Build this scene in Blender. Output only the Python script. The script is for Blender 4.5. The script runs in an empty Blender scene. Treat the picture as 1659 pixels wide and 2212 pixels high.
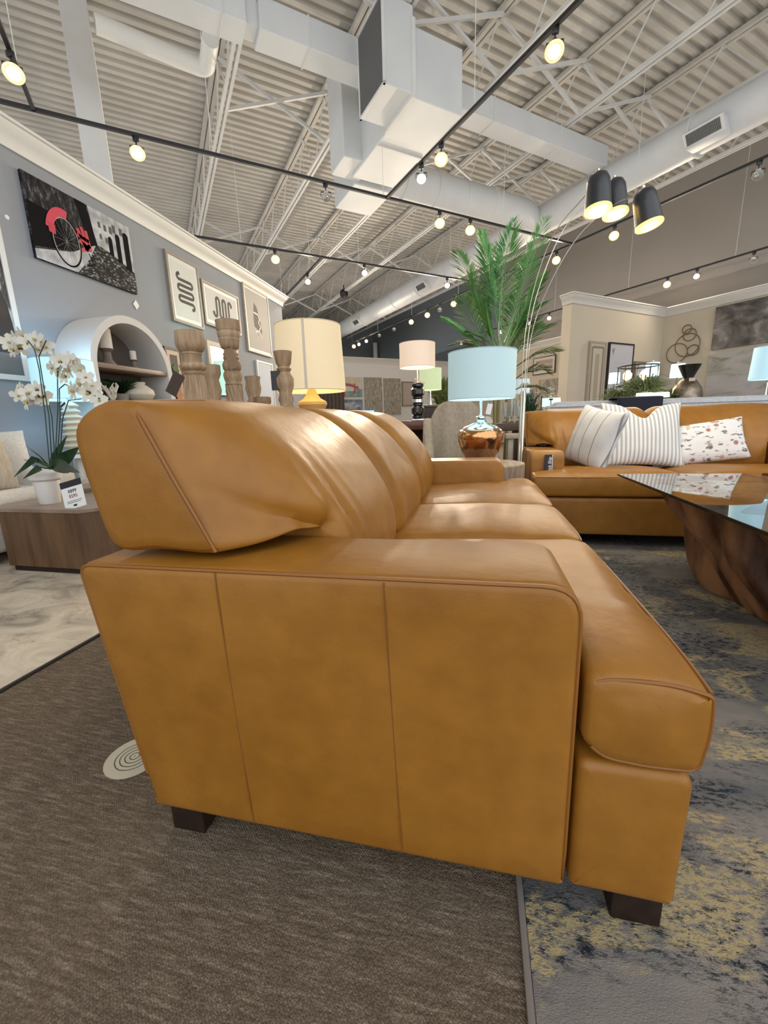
import bpy, bmesh, math, random
from mathutils import Vector, Matrix, noise
from math import sin, cos, pi, radians as R, sqrt
random.seed(7)
SC = bpy.context.scene
COL = SC.collection
# ---------------------------------------------------------------- camera
F_PX, PITCH, ROLL, YAW = 890.0, R(12.3), R(-1.75), R(12.9)
CAMZ = 0.90
_fw = Vector((-sin(YAW)*cos(PITCH), cos(YAW)*cos(PITCH), -sin(PITCH)))
_r = Vector((cos(YAW), sin(YAW), 0)); _u = _r.cross(_fw)
CR = _r*cos(ROLL)+_u*sin(ROLL); CU = -_r*sin(ROLL)+_u*cos(ROLL)
CAM = Vector((0, 0, CAMZ))
cd = bpy.data.cameras.new('camera'); co = bpy.data.objects.new('camera', cd); COL.objects.link(co)
cd.sensor_fit = 'VERTICAL'; cd.sensor_height = 36; cd.lens = F_PX/2212*36
cd.clip_start = 0.02; cd.clip_end = 200
M = Matrix((CR, CU, -_fw)).transposed().to_4x4(); M.translation = CAM
co.matrix_world = M
SC.camera = co
# ---------------------------------------------------------------- world / exposure
w = bpy.data.worlds.new('world'); SC.world = w; w.use_nodes = True
w.node_tree.nodes['Background'].inputs[0].default_value = (0.93, 0.97, 1.0, 1)
w.node_tree.nodes['Background'].inputs[1].default_value = 1.9
SC.view_settings.view_transform = 'Standard'; SC.view_settings.look = 'None'
SC.view_settings.gamma = 1; SC.view_settings.use_curve_mapping = False
SC.view_settings.exposure = 0.0
def area(name, loc, rot, sx, sy, e, col):
    l = bpy.data.lights.new(name, 'AREA'); l.shape = 'RECTANGLE'; l.size = sx; l.size_y = sy; l.energy = e; l.color = col
    o = bpy.data.objects.new(name, l); COL.objects.link(o); o.location = loc; o.rotation_euler = rot
    return o
# daylight from the shopfront windows behind the camera
#area('shopfront_daylight', (-3.0, -9.0, 3.0), (R(80), 0, R(10)), 12, 3.4, 420, (0.80, 0.90, 1.0))
# added area light with no fixture, brightening the roof deck from below
area('added_deck_fill', (-2.6, 10.0, 4.05), (pi, 0, R(40.5)), 17, 19, 450, (1.0, 0.95, 0.88))
# ---------------------------------------------------------------- frames of reference
T = R(40.5)                                   # the building runs at an angle to the furniture
BA = Vector((cos(T), sin(T), 0)); BB = Vector((-sin(T), cos(T), 0))
def bp(a, b, z=0): return BA*a + BB*b + Vector((0, 0, z))
def ray(x, y): return _fw + CR*((x-829.5)/F_PX) - CU*((y-1106)/F_PX)
def onp(x, y, n, c):
    d = ray(x, y); return CAM + d*((c-n.dot(CAM))/n.dot(d))
def atz(x, y, z): return onp(x, y, Vector((0, 0, 1)), z)
def atx(x, y, X): return onp(x, y, Vector((1, 0, 0)), X)
def aty(x, y, Y): return onp(x, y, Vector((0, 1, 0)), Y)
# ---------------------------------------------------------------- materials
def nt(m): return m.node_tree.nodes, m.node_tree.links
def mat(name, col, rough=0.6, metal=0.0, col2=None, nscale=5, stretch=(1, 1, 1), bump=0.0, bscale=40, spec=None,
        coat=0.0, emit=None, estr=0.0, alpha=None, trans=0.0, lo=0.35, hi=0.65, sheen=0.0, detail=4, sss=0):
    m = bpy.data.materials.new(name); m.use_nodes = True; N, L = nt(m); b = N['Principled BSDF']
    b.inputs['Base Color'].default_value = (*col, 1); b.inputs['Roughness'].default_value = rough
    b.inputs['Metallic'].default_value = metal
    if spec is not None: b.inputs['Specular IOR Level'].default_value = spec
    if coat: b.inputs['Coat Weight'].default_value = coat; b.inputs['Coat Roughness'].default_value = 0.25
    if sheen: b.inputs['Sheen Weight'].default_value = sheen
    if trans: b.inputs['Transmission Weight'].default_value = trans
    if emit: b.inputs['Emission Color'].default_value = (*emit, 1); b.inputs['Emission Strength'].default_value = estr
    tc = N.new('ShaderNodeTexCoord'); mp = N.new('ShaderNodeMapping'); mp.inputs['Scale'].default_value = stretch
    L.new(tc.outputs['Object'], mp.inputs[0])
    if col2:
        n = N.new('ShaderNodeTexNoise'); n.inputs['Scale'].default_value = nscale; n.inputs['Detail'].default_value = detail
        L.new(mp.outputs[0], n.inputs[0])
        r = N.new('ShaderNodeValToRGB'); r.color_ramp.elements[0].position = lo; r.color_ramp.elements[1].position = hi
        r.color_ramp.elements[0].color = (*col, 1); r.color_ramp.elements[1].color = (*col2, 1)
        L.new(n.outputs[0], r.inputs[0]); L.new(r.outputs[0], b.inputs['Base Color'])
    if bump:
        n = N.new('ShaderNodeTexNoise'); n.inputs['Scale'].default_value = bscale; n.inputs['Detail'].default_value = 5
        L.new(mp.outputs[0], n.inputs[0])
        bu = N.new('ShaderNodeBump'); bu.inputs['Strength'].default_value = bump; bu.inputs['Distance'].default_value = 0.01
        L.new(n.outputs[0], bu.inputs['Height']); L.new(bu.outputs[0], b.inputs['Normal'])
    return m
def ramp(N, L, src, stops):
    r = N.new('ShaderNodeValToRGB'); e = r.color_ramp.elements
    while len(e) < len(stops): e.new(0.5)
    for i, (p, c) in enumerate(stops): e[i].position = p; e[i].color = (*c, 1)
    L.new(src, r.inputs[0]); return r.outputs[0]
def noise_n(N, L, vec, scale, detail=4, rough=0.5, dist=0.0):
    n = N.new('ShaderNodeTexNoise'); n.inputs['Scale'].default_value = scale; n.inputs['Detail'].default_value = detail
    n.inputs['Roughness'].default_value = rough; n.inputs['Distortion'].default_value = dist
    L.new(vec, n.inputs[0]); return n.outputs[0]
def mixc(N, L, fac, a, b):
    m = N.new('ShaderNodeMix'); m.data_type = 'RGBA'
    if isinstance(fac, float): m.inputs[0].default_value = fac
    else: L.new(fac, m.inputs[0])
    for s, v in ((6, a), (7, b)):
        if isinstance(v, tuple): m.inputs[s].default_value = (*v, 1)
        else: L.new(v, m.inputs[s])
    return m.outputs[2]
def mapn(N, L, scale=(1, 1, 1), rot=(0, 0, 0), which='Object'):
    tc = N.new('ShaderNodeTexCoord'); mp = N.new('ShaderNodeMapping')
    mp.inputs['Scale'].default_value = scale; mp.inputs['Rotation'].default_value = rot
    L.new(tc.outputs[which], mp.inputs[0]); return mp.outputs[0]
def bumpn(N, L, b, src, s, d=0.01):
    bu = N.new('ShaderNodeBump'); bu.inputs['Strength'].default_value = s; bu.inputs['Distance'].default_value = d
    L.new(src, bu.inputs['Height']); L.new(bu.outputs[0], b.inputs['Normal'])
def blank(name, rough=0.7):
    m = bpy.data.materials.new(name); m.use_nodes = True; N, L = nt(m); b = N['Principled BSDF']
    b.inputs['Roughness'].default_value = rough
    if 'photograph' in name or 'cobble' in name or 'print' in name: b.inputs['Specular IOR Level'].default_value = 0.12
    return m, N, L, b
def leather_mat():
    m, N, L, b = blank('tan leather', 0.46)
    v = mapn(N, L)
    c = ramp(N, L, noise_n(N, L, v, 2.2, 5), [(0.3, (0.252, 0.099, 0.0075)), (0.7, (0.338, 0.147, 0.020))])
    c2 = ramp(N, L, noise_n(N, L, v, 14, 6), [(0.35, (0.90, 0.88, 0.84)), (0.65, (1.05, 1.05, 1.05))])
    mm = N.new('ShaderNodeMix'); mm.data_type = 'RGBA'; mm.blend_type = 'MULTIPLY'; mm.inputs[0].default_value = 1
    L.new(c, mm.inputs[6]); L.new(c2, mm.inputs[7]); L.new(mm.outputs[2], b.inputs['Base Color'])
    vo = N.new('ShaderNodeTexVoronoi'); vo.inputs['Scale'].default_value = 380; L.new(v, vo.inputs[0])
    a = N.new('ShaderNodeMath'); a.operation = 'MULTIPLY_ADD'; a.inputs[1].default_value = 0.05
    L.new(vo.outputs[0], a.inputs[0]); L.new(noise_n(N, L, v, 9, 3), a.inputs[2])
    bumpn(N, L, b, a.outputs[0], 0.22, 0.02)
    b.inputs['Specular IOR Level'].default_value = 0.42
    return m
LEATHER = leather_mat()
STITCH = mat('leather piping', (0.235, 0.086, 0.009), 0.5)
DARKSEAM = mat('leather seam', (0.19, 0.070, 0.008), 0.7)
DARKWOOD = mat('espresso wood', (0.016, 0.008, 0.005), 0.6, spec=0.25, col2=(0.026, 0.014, 0.009), nscale=30, stretch=(1, 8, 1))
WHITEPAINT = mat('white ceiling paint', (0.60, 0.60, 0.59), 0.65, col2=(0.66, 0.66, 0.65), nscale=2)
DECKPAINT = mat('ceiling deck paint', (0.49, 0.465, 0.425), 0.75, col2=(0.56, 0.54, 0.50), nscale=1.5)
DUCTPAINT = mat('painted duct metal', (0.62, 0.63, 0.64), 0.5, col2=(0.56, 0.58, 0.60), nscale=1.6)
BLACK = mat('black metal', (0.012, 0.012, 0.013), 0.4)
WHITE = mat('white plastic', (0.8, 0.8, 0.78), 0.5)
GREYWALL = mat('blue grey wall paint', (0.31, 0.325, 0.355), 0.85, col2=(0.32, 0.335, 0.365), nscale=2)
TAUPEWALL = mat('taupe wall paint', (0.285, 0.262, 0.240), 0.9, col2=(0.30, 0.275, 0.255), nscale=1)
SLATEWALL = mat('slate blue far wall', (0.16, 0.185, 0.205), 0.9)  # darker, bluer colour for the far stretch and back wall
CREAMWALL = mat('cream wall paint', (0.66, 0.585, 0.46), 0.85, col2=(0.68, 0.60, 0.48), nscale=2)
LIGHTWALL = mat('pale wall paint', (0.80, 0.78, 0.765), 0.85)
CROWN = mat('white crown paint', (0.78, 0.76, 0.72), 0.45)
# ---------------------------------------------------------------- mesh builder
def inset(o, d):
    n = len(o); out = []
    ar = sum(o[i][0]*o[(i+1) % n][1]-o[(i+1) % n][0]*o[i][1] for i in range(n))
    s = 1 if ar > 0 else -1
    for i in range(n):
        a = o[i-1]; b = o[i]; c = o[(i+1) % n]
        t1 = Vector((b[0]-a[0], b[1]-a[1])); t2 = Vector((c[0]-b[0], c[1]-b[1]))
        if t1.length < 1e-9: t1 = t2
        if t2.length < 1e-9: t2 = t1
        t = (t1.normalized()+t2.normalized())
        if t.length < 1e-6: t = t1
        t.normalize(); out.append((b[0]-t.y*d*s, b[1]+t.x*d*s))
    return out
def roundpoly(p, r, n=5):
    out = []; m = len(p)
    for i in range(m):
        ri = r[i] if isinstance(r, (list, tuple)) else r
        a, b, c = Vector(p[i-1]), Vector(p[i]), Vector(p[(i+1) % m])
        u = (a-b); v = (c-b); ri2 = min(ri, u.length*0.49, v.length*0.49)
        p0 = b+u.normalized()*ri2; p1 = b+v.normalized()*ri2
        for k in range(n+1):
            t = k/n; q = p0*(1-t)**2+b*2*t*(1-t)+p1*t*t; out.append((q.x, q.y))
    return out
def densify(o, step):
    out = []
    for i in range(len(o)):
        a, b = Vector(o[i]), Vector(o[(i+1) % len(o)]); k = max(1, int((b-a).length/step))
        for j in range(k): q = a.lerp(b, j/k); out.append((q.x, q.y))
    return out
def cspline(p, n):
    m = len(p); out = []
    for i in range(m):
        p0, p1, p2, p3 = [Vector(p[(i+k) % m]) for k in (-1, 0, 1, 2)]
        for j in range(n):
            t = j/n
            q = 0.5*((2*p1)+(p2-p0)*t+(2*p0-5*p1+4*p2-p3)*t*t+(3*p1-p0-3*p2+p3)*t**3); out.append((q.x, q.y))
    return out
class MB:
    def __init__(s, mtx=None): s.bm = bmesh.new(); s.m = mtx or Matrix()
    def v(s, p): return s.bm.verts.new(s.m @ Vector(p))
    def f(s, vs):
        try: return s.bm.faces.new(vs)
        except ValueError: return None
    def box(s, lo, hi, bev=0.0, seg=2, m=None):
        x0, y0, z0 = lo; x1, y1, z1 = hi; mm = m or Matrix()
        c = [s.v(mm @ Vector(p)) for p in ((x0,y0,z0),(x1,y0,z0),(x1,y1,z0),(x0,y1,z0),(x0,y0,z1),(x1,y0,z1),(x1,y1,z1),(x0,y1,z1))]
        fs = [s.f([c[i] for i in q]) for q in ((3,2,1,0),(4,5,6,7),(0,1,5,4),(1,2,6,5),(2,3,7,6),(3,0,4,7))]
        if bev > 0:
            es = list({e for f in fs if f for e in f.edges})
            bmesh.ops.bevel(s.bm, geom=es, offset=bev, segments=seg, affect='EDGES', profile=0.5)
        return s
    def bar(s, a, b, wd, ht=None, up=Vector((0, 0, 1))):
        a = Vector(a); b = Vector(b); ht = ht or wd; d = (b-a); ln = d.length
        if ln < 1e-6: return s
        d.normalize(); x = d.cross(up)
        if x.length < 1e-4: x = d.cross(Vector((1, 0, 0)))
        x.normalize(); z = x.cross(d)
        m = Matrix((x, d, z)).transposed().to_4x4(); m.translation = a
        return s.box((-wd/2, 0, -ht/2), (wd/2, ln, ht/2), m=m)
    def tube(s, pts, r, seg=8, closed=False, cap=True):
        pts = [Vector(p) for p in pts]; n = len(pts); rings = []; prev = None
        for i, p in enumerate(pts):
            if closed: d = pts[(i+1) % n]-pts[i-1]
            else: d = pts[min(i+1, n-1)]-pts[max(i-1, 0)]
            d.normalize()
            if prev is None:
                x = d.cross(Vector((0, 0, 1)))
                if x.length < 1e-3: x = d.cross(Vector((0, 1, 0)))
            else: x = prev-d*prev.dot(d)
            x.normalize(); prev = x; y = d.cross(x); rr = r[i] if isinstance(r, (list, tuple)) else r
            rings.append([s.v(p+(x*cos(2*pi*k/seg)+y*sin(2*pi*k/seg))*rr) for k in range(seg)])
        m = n if closed else n-1
        for i in range(m):
            a = rings[i]; b = rings[(i+1) % n]
            for k in range(seg): s.f((a[k], a[(k+1) % seg], b[(k+1) % seg], b[k]))
        if cap and not closed: s.f(rings[0][::-1]); s.f(rings[-1])
        return s
    def lathe(s, prof, seg=32, c=(0, 0, 0), cap=True, fn=None):
        rings = []
        for (r, z) in prof:
            if r < 1e-5: rings.append([s.v((c[0], c[1], c[2]+z))]); continue
            ring = []
            for k in range(seg):
                a = 2*pi*k/seg; rr = fn(r, z, a) if fn else r
                ring.append(s.v((c[0]+rr*cos(a), c[1]+rr*sin(a), c[2]+z)))
            rings.append(ring)
        for a, b in zip(rings, rings[1:]):
            for k in range(seg):
                if len(a) == 1 and len(b) == 1: break
                if len(a) == 1: s.f((a[0], b[(k+1) % seg], b[k]))
                elif len(b) == 1: s.f((a[k], a[(k+1) % seg], b[0]))
                else: s.f((a[k], a[(k+1) % seg], b[(k+1) % seg], b[k]))
        if cap:
            if len(rings[0]) > 1: s.f(rings[0][::-1])
            if len(rings[-1]) > 1: s.f(rings[-1])
        return s
    def loft(s, st, bulge=(0.0, 0.0), rings=4, axis='y'):
        """st: list of (y, outline[(x,z)]) ; capped with fans of shrinking rings"""
        def P(x, y, z): return (x, y, z) if axis == 'y' else ((x, z, y) if axis == 'z' else (y, x, z))
        rs = [[s.v(P(x, y, z)) for x, z in o] for y, o in st]; n = len(rs[0])
        for a, b in zip(rs, rs[1:]):
            for k in range(n): s.f((a[k], a[(k+1) % n], b[(k+1) % n], b[k]))
        for e, (y, o), ring, sg in ((0, st[0], rs[0], -1), (1, st[-1], rs[-1], 1)):
            cx = sum(p[0] for p in o)/n; cz = sum(p[1] for p in o)/n; last = ring
            xs = [p[0] for p in o]; zs_ = [p[1] for p in o]; hx, hz = (max(xs)-min(xs))/2, (max(zs_)-min(zs_))/2; mx, mz = (max(xs)+min(xs))/2, (max(zs_)+min(zs_))/2
            bl = lambda X, Z, f: bulge[e]*max(0, 1-((X-mx)/hx)**2)*max(0, 1-((Z-mz)/hz)**2)*(1-f**5)
            for q in range(1, rings):
                f = 1-q/rings
                cur = [s.v(P(cx+(p[0]-cx)*f, y+sg*bl(cx+(p[0]-cx)*f, cz+(p[1]-cz)*f, f), cz+(p[1]-cz)*f)) for p in o]
                for k in range(n): s.f((last[k], last[(k+1) % n], cur[(k+1) % n], cur[k]))
                last = cur
            c = s.v(P(cx, y+sg*bl(cx, cz, 0), cz))
            for k in range(n): s.f((last[k], last[(k+1) % n], c))
        return s
    def slab(s, o, y0, y1, r=0.01, bulge=(0, 0), n=3, rings=4, axis='y'):
        st = [(y0+r*(1-sin(pi/2*k/n)), inset(o, r*(1-cos(pi/2*(1-k/n))) if False else r*(1-sin(pi/2*k/n)))) for k in range(n+1)]
        st = []
        for k in range(n+1):
            t = pi/2*k/n; st.append((y0+r*(1-cos(pi/2-(pi/2-t))), inset(o, r*(1-sin(t)))))
        for k in range(n+1):
            t = pi/2*(1-k/n); st.append((y1-r*(1-cos(t)), inset(o, r*(1-sin(t)))))
        return s.loft(st, bulge, rings, axis)
    def grid(s, fn, nu, nv, closed_u=False):
        g = [[s.v(fn(i/nu, j/nv)) for j in range(nv+1)] for i in range(nu if closed_u else nu+1)]
        m = nu
        for i in range(m):
            for j in range(nv):
                a = g[i]; b = g[(i+1) % len(g)]; s.f((a[j], b[j], b[j+1], a[j+1]))
        return s
    def poly(s, pts, th=None, d=Vector((0, -1, 0))):
        """flat polygon, optionally with thickness along d"""
        vs = [s.v(p) for p in pts]; s.f(vs)
        if th:
            ws = [s.v(Vector(p)+d*th) for p in pts]; s.f(ws[::-1]); n = len(vs)
            for k in range(n): s.f((vs[k], vs[(k+1) % n], ws[(k+1) % n], ws[k]))
        return s
    def wobble(s, amp, sc, seed=0):
        for v in s.bm.verts:
            q = v.co*sc+Vector((seed, seed, seed)); v.co += noise.noise_vector(q)*amp
        return s
    def build(s, name, m, parent=None, loc=(0, 0, 0), rot=(0, 0, 0), smooth=True, ang=35, **kw):
        bmesh.ops.remove_doubles(s.bm, verts=s.bm.verts, dist=1e-6)
        bmesh.ops.recalc_face_normals(s.bm, faces=s.bm.faces)
        me = bpy.data.meshes.new(name); s.bm.to_mesh(me); s.bm.free(); me.materials.append(m)
        if smooth:
            me.polygons.foreach_set('use_smooth', [True]*len(me.polygons)); me.set_sharp_from_angle(angle=R(ang))
        o = bpy.data.objects.new(name, me); COL.objects.link(o); o.location = loc; o.rotation_euler = rot
        if parent: o.parent = parent
        if kw: tag(o, **kw)
        return o
def tag(o, label=None, cat=None, group=None, kind=None):
    if label: o['label'] = label
    if cat: o['category'] = cat
    if group: o['group'] = group
    if kind: o['kind'] = kind
    return o
def thing(name, label, cat, loc=(0, 0, 0), rz=0.0, group=None, rot=None):
    o = bpy.data.objects.new(name, None); COL.objects.link(o); o.location = loc; o.empty_display_size = 0.1
    o.rotation_euler = rot or (0, 0, rz); return tag(o, label, cat, group)
def copy_thing(o, loc, rz=None, label=None, parent=None):
    c = o.copy(); COL.objects.link(c)
    if parent: c.parent = parent
    else:
        c.location = loc
        if rz is not None: c.rotation_euler = (0, 0, rz)
        if label: c['label'] = label
    for ch in list(o.children): copy_thing(ch, None, parent=c)
    return c
def text(name, body, size, m, parent, loc, rot, align='CENTER', shear=0.0, ext=0.0004):
    cu = bpy.data.curves.new(name, 'FONT'); cu.body = body; cu.size = size; cu.align_x = align; cu.align_y = 'CENTER'
    cu.extrude = ext; cu.shear = shear; cu.offset = size*0.012
    t = bpy.data.objects.new('tmp', cu); COL.objects.link(t); bpy.context.view_layer.update()
    dg = bpy.context.evaluated_depsgraph_get(); me = bpy.data.meshes.new_from_object(t.evaluated_get(dg))
    bpy.data.objects.remove(t); me.materials.clear(); me.materials.append(m); me.name = name
    o = bpy.data.objects.new(name, me); COL.objects.link(o); o.parent = parent; o.location = loc; o.rotation_euler = rot
    return o
def struct(name, mb, m, **kw):
    o = mb.build(name, m, **kw); o['kind'] = 'structure'; return o

# ================================================================ SETTING
def carpet_mat():
    m, N, L, b = blank('grey brown woven carpet', 0.95)
    v = mapn(N, L, (1, 1, 1), (0, 0, T+R(2)))
    v2 = mapn(N, L, (3.0, 26, 1), (0, 0, T+R(2)))
    n1 = noise_n(N, L, v2, 4.5, 5, 0.65)
    c = ramp(N, L, n1, [(0.30, (0.125, 0.092, 0.062)), (0.52, (0.190, 0.146, 0.105)), (0.66, (0.285, 0.228, 0.170))])
    wv = N.new('ShaderNodeTexWave'); wv.inputs['Scale'].default_value = 70; wv.inputs['Distortion'].default_value = 6; wv.inputs['Detail'].default_value = 2; wv.inputs['Detail Scale'].default_value = 3
    wv.bands_direction = 'Y'; L.new(v, wv.inputs[0])
    vo = N.new('ShaderNodeTexVoronoi'); vo.inputs['Scale'].default_value = 230; L.new(v, vo.inputs[0])
    c2 = ramp(N, L, vo.outputs[0], [(0.1, (1.25, 1.22, 1.2)), (0.7, (0.62, 0.62, 0.62))])
    mm = N.new('ShaderNodeMix'); mm.data_type = 'RGBA'; mm.blend_type = 'MULTIPLY'; mm.inputs[0].default_value = 0.75
    L.new(c, mm.inputs[6]); L.new(c2, mm.inputs[7]); L.new(mm.outputs[2], b.inputs['Base Color'])
    a = N.new('ShaderNodeMath'); a.operation = 'ADD'; L.new(vo.outputs[0], a.inputs[0]); L.new(wv.outputs[1], a.inputs[1])
    bumpn(N, L, b, a.outputs[0], 0.5, 0.006); b.inputs['Specular IOR Level'].default_value = 0.1
    return m
fl = MB(); fl.poly([bp(-14, -10), bp(14, -10), bp(14, 28), bp(-14, 28)]); struct('floor', fl, carpet_mat(), smooth=False)
# corrugated roof deck, flutes along A
DZ = 6.65
cb = MB(Matrix.Rotation(T, 4, 'Z')); n = 0; b0 = -1.0; pts = []
while b0 < 27:
    pts += [(b0, DZ), (b0+0.085, DZ), (b0+0.105, DZ+0.055), (b0+0.165, DZ+0.055)]; b0 += 0.185
vs0 = [cb.v((-14, b, z)) for b, z in pts]; vs1 = [cb.v((14, b, z)) for b, z in pts]
for i in range(len(pts)-1): cb.f((vs0[i], vs0[i+1], vs1[i+1], vs1[i]))
struct('ceiling', cb, DECKPAINT, smooth=False)
# walls
WX = -4.0; LW_END = 8.56
def crown(name, pts, m=CROWN, side=1, h=0.2, d=0.12, top=3.5):
    """moulding swept along a polyline, projecting to the right (side=1) of travel"""
    prof = [(0, -h), (0.02, -h), (0.03, -h*0.8), (d*0.45, -h*0.5), (d*0.8, -h*0.28), (d*0.85, -h*0.15), (d, -h*0.12), (d, 0.0), (-0.02, 0.0), (-0.02, -h)]
    mb = MB(); P = [Vector(p).to_2d() for p in pts]; rings = []
    for i, p in enumerate(P):
        d0 = (P[i]-P[i-1]).normalized() if i else (P[1]-P[0]).normalized()
        d1 = (P[i+1]-P[i]).normalized() if i < len(P)-1 else d0
        n0 = Vector((d0.y, -d0.x))*side; n1 = Vector((d1.y, -d1.x))*side
        nn = (n0+n1); nn = nn/max(0.3, nn.length_squared/2)
        rings.append([mb.v((p.x+nn.x*a, p.y+nn.y*a, top+b)) for a, b in prof])
    k = len(prof)
    for a, b in zip(rings, rings[1:]):
        for i in range(k): mb.f((a[i], a[(i+1) % k], b[(i+1) % k], b[i]))
    mb.f(rings[0]); mb.f(rings[-1][::-1])
    return struct(name, mb, m)
wl = MB(); wl.box((WX-0.2, -3, 0), (WX, LW_END, 3.48)); struct('wall_left', wl, GREYWALL, smooth=False)
crown('trim_1', [(WX, -3, 0), (WX, LW_END, 0), (WX-0.2, LW_END, 0)], side=1)
mb = MB(); mb.box((WX, -3, 0), (WX+0.015, LW_END, 0.12), 0.004); struct('baseboard_left', mb, CROWN)
BM = Matrix.Rotation(T, 4, 'Z')
HA = 12.15
mb = MB(BM); mb.box((HA, -8, 0), (HA+0.2, 13, DZ)); struct('wall_right', mb, TAUPEWALL, smooth=False)
mb = MB(BM); mb.box((HA, 13, 0), (HA+0.2, 26, DZ)); struct('wall_right_far', mb, SLATEWALL, smooth=False)
mb = MB(BM); mb.box((-14, 24, 0), (HA, 24.2, DZ)); struct('wall_back', mb, SLATEWALL, smooth=False)
RA, SB = 11.70, 6.62                       # cream display bay: long wall and stub wall
mb = MB(BM); mb.box((RA, -4, 0), (RA+0.15, SB, 3.48)); struct('wall_bay', mb, CREAMWALL, smooth=False)
mb = MB(BM); mb.box((8.22, SB, 0), (RA+0.15, SB+0.24, 3.48)); struct('wall_stub', mb, CREAMWALL, smooth=False)
crown('trim_2', [bp(8.22, SB+0.24), bp(8.22, SB), bp(RA, SB), bp(RA, -4)], side=1)
mb = MB(BM); mb.box((RA, SB+0.24, 0), (RA+0.15, 15.5, 3.38)); struct('wall_bay_far', mb, CREAMWALL, smooth=False)
crown('trim_3', [bp(RA, 15.5), bp(RA, SB+0.24)], side=1, top=3.4)
FB = 15.5
mb = MB(BM); mb.box((-1.5, FB, 0), (RA, FB+0.15, 3.38)); struct('wall_far', mb, LIGHTWALL, smooth=False)
crown('trim_4', [bp(-1.5, FB), bp(RA, FB)], side=1, top=3.4)

# roof joists
JZ0, JZ1 = 5.80, 6.56
JA = [1.52+1.78*k for k in range(6)]
j = thing('roof_joist', 'open web steel roof joist, white', 'roof joist', bp(JA[0], 0, JZ0), T)
J0, J1 = -3.0, 23.9
tc_ = MB(); tc_.box((-0.075, J0, JZ1-JZ0), (-0.012, J1, JZ1-JZ0+0.06)); tc_.box((0.012, J0, JZ1-JZ0), (0.075, J1, JZ1-JZ0+0.06)); tc_.build('top_chord', DECKPAINT, j, smooth=False)
bc_ = MB(); bc_.box((-0.06, J0, 0), (-0.015, J1, 0.05)); bc_.box((0.015, J0, 0), (0.06, J1, 0.05)); bc_.build('bottom_chord', WHITEPAINT, j, smooth=False)
wb = MB(); wb.tube([(0, 0, 0.02), (0, 0.62, JZ1-JZ0+0.02)], 0.013, 6); w0 = wb.build('web_rod', WHITEPAINT, j)
wb = MB(); wb.tube([(0, 0, 0.02), (0, -0.62, JZ1-JZ0+0.02)], 0.013, 6); w1 = wb.build('web_rod', WHITEPAINT, j)
y = -2.4; first = True
while y < 23.4:
    if first: w0.location = (0, y, 0); w1.location = (0, y, 0); first = False
    else:
        for s_ in (w0, w1): c = s_.copy(); COL.objects.link(c); c.parent = j; c.location = (0, y, 0)
    y += 1.24
jl = ['white open web roof joist nearest the left wall', 'white roof joist second from the left wall, running behind the duct box', 'white roof joist passing just over the large duct box',
      'white roof joist right of the duct box, third from the taupe wall', 'white roof joist along the near side of the round duct', 'white roof joist closest to the high taupe wall']
j['label'] = jl[0]; j['group'] = 'open web roof joists'
for k in range(1, 6): copy_thing(j, bp(JA[k], 0, JZ0), T, jl[k])
# cross bridging between the joists
nb = 0
for bb in (5.55, 8.0, 13.5, 19.0):
    for k in range(5):
        a0, a1 = JA[k], JA[k+1]
        mb = MB(BM); mb.bar((a0, bb, JZ0+0.03), (a1, bb, JZ1), 0.045, 0.045); mb.bar((a0, bb+0.05, JZ1), (a1, bb+0.05, JZ0+0.03), 0.045, 0.045)
        mb.build('joist_brace', WHITEPAINT, smooth=False, cat='brace', group='crossed braces between roof joists',
                 label='crossed brace %s, between %s' % (['before the duct', 'behind duct box', 'mid shop', 'by far wall'][(5.55, 8.0, 13.5, 19.0).index(bb)],
                 ['the two leftmost joists', 'joists two and three from left', 'the joists around duct box', 'joists right of duct box', 'joists beside round duct'][k]))
# white column behind the left wall
cc = atx(190, 215, -5.4)
mb = MB(); mb.box((-0.16, -0.16, 0), (0.16, 0.16, DZ), 0.01); mb.build('column', WHITEPAINT, loc=(cc.x, cc.y, 0), rot=(0, 0, T), cat='column', label='square white steel column rising behind the left wall crown')
# rectangular trunk duct
def ductm(lo, hi, bev=0.008): mb = MB(BM); mb.box(lo, hi, bev, 1); return mb
TB0, TB1, TZ0, TZ1 = 5.86, 6.2, 5.46, 5.79
for k, (a0, a1) in enumerate([(-6, 1.47), (1.62, 8.02)]):
    t_ = thing('trunk_duct', ['pale rectangular duct section running off past the upper left edge', 'long pale rectangular duct section either side of the large box'][k], 'duct')
    ductm((a0, TB0, TZ0), (a1, TB1, TZ1)).build('duct_body', DUCTPAINT, t_)
    a = a0+0.6 if k else a0+1.2
    while a < a1-0.2:
        ductm((a, TB0-0.008, TZ0-0.008), (a+0.015, TB1+0.008, TZ1+0.008), 0).build('duct_joint', WHITEPAINT, t_); a += 1.5
mb = MB(BM); mb.box((1.45, TB0+0.06, TZ0+0.05), (1.64, TB1-0.04, TZ1-0.04)); mb.build('duct_coupling', DUCTPAINT, cat='duct coupling', label='narrow pale coupling joining the two rectangular duct sections')
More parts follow.
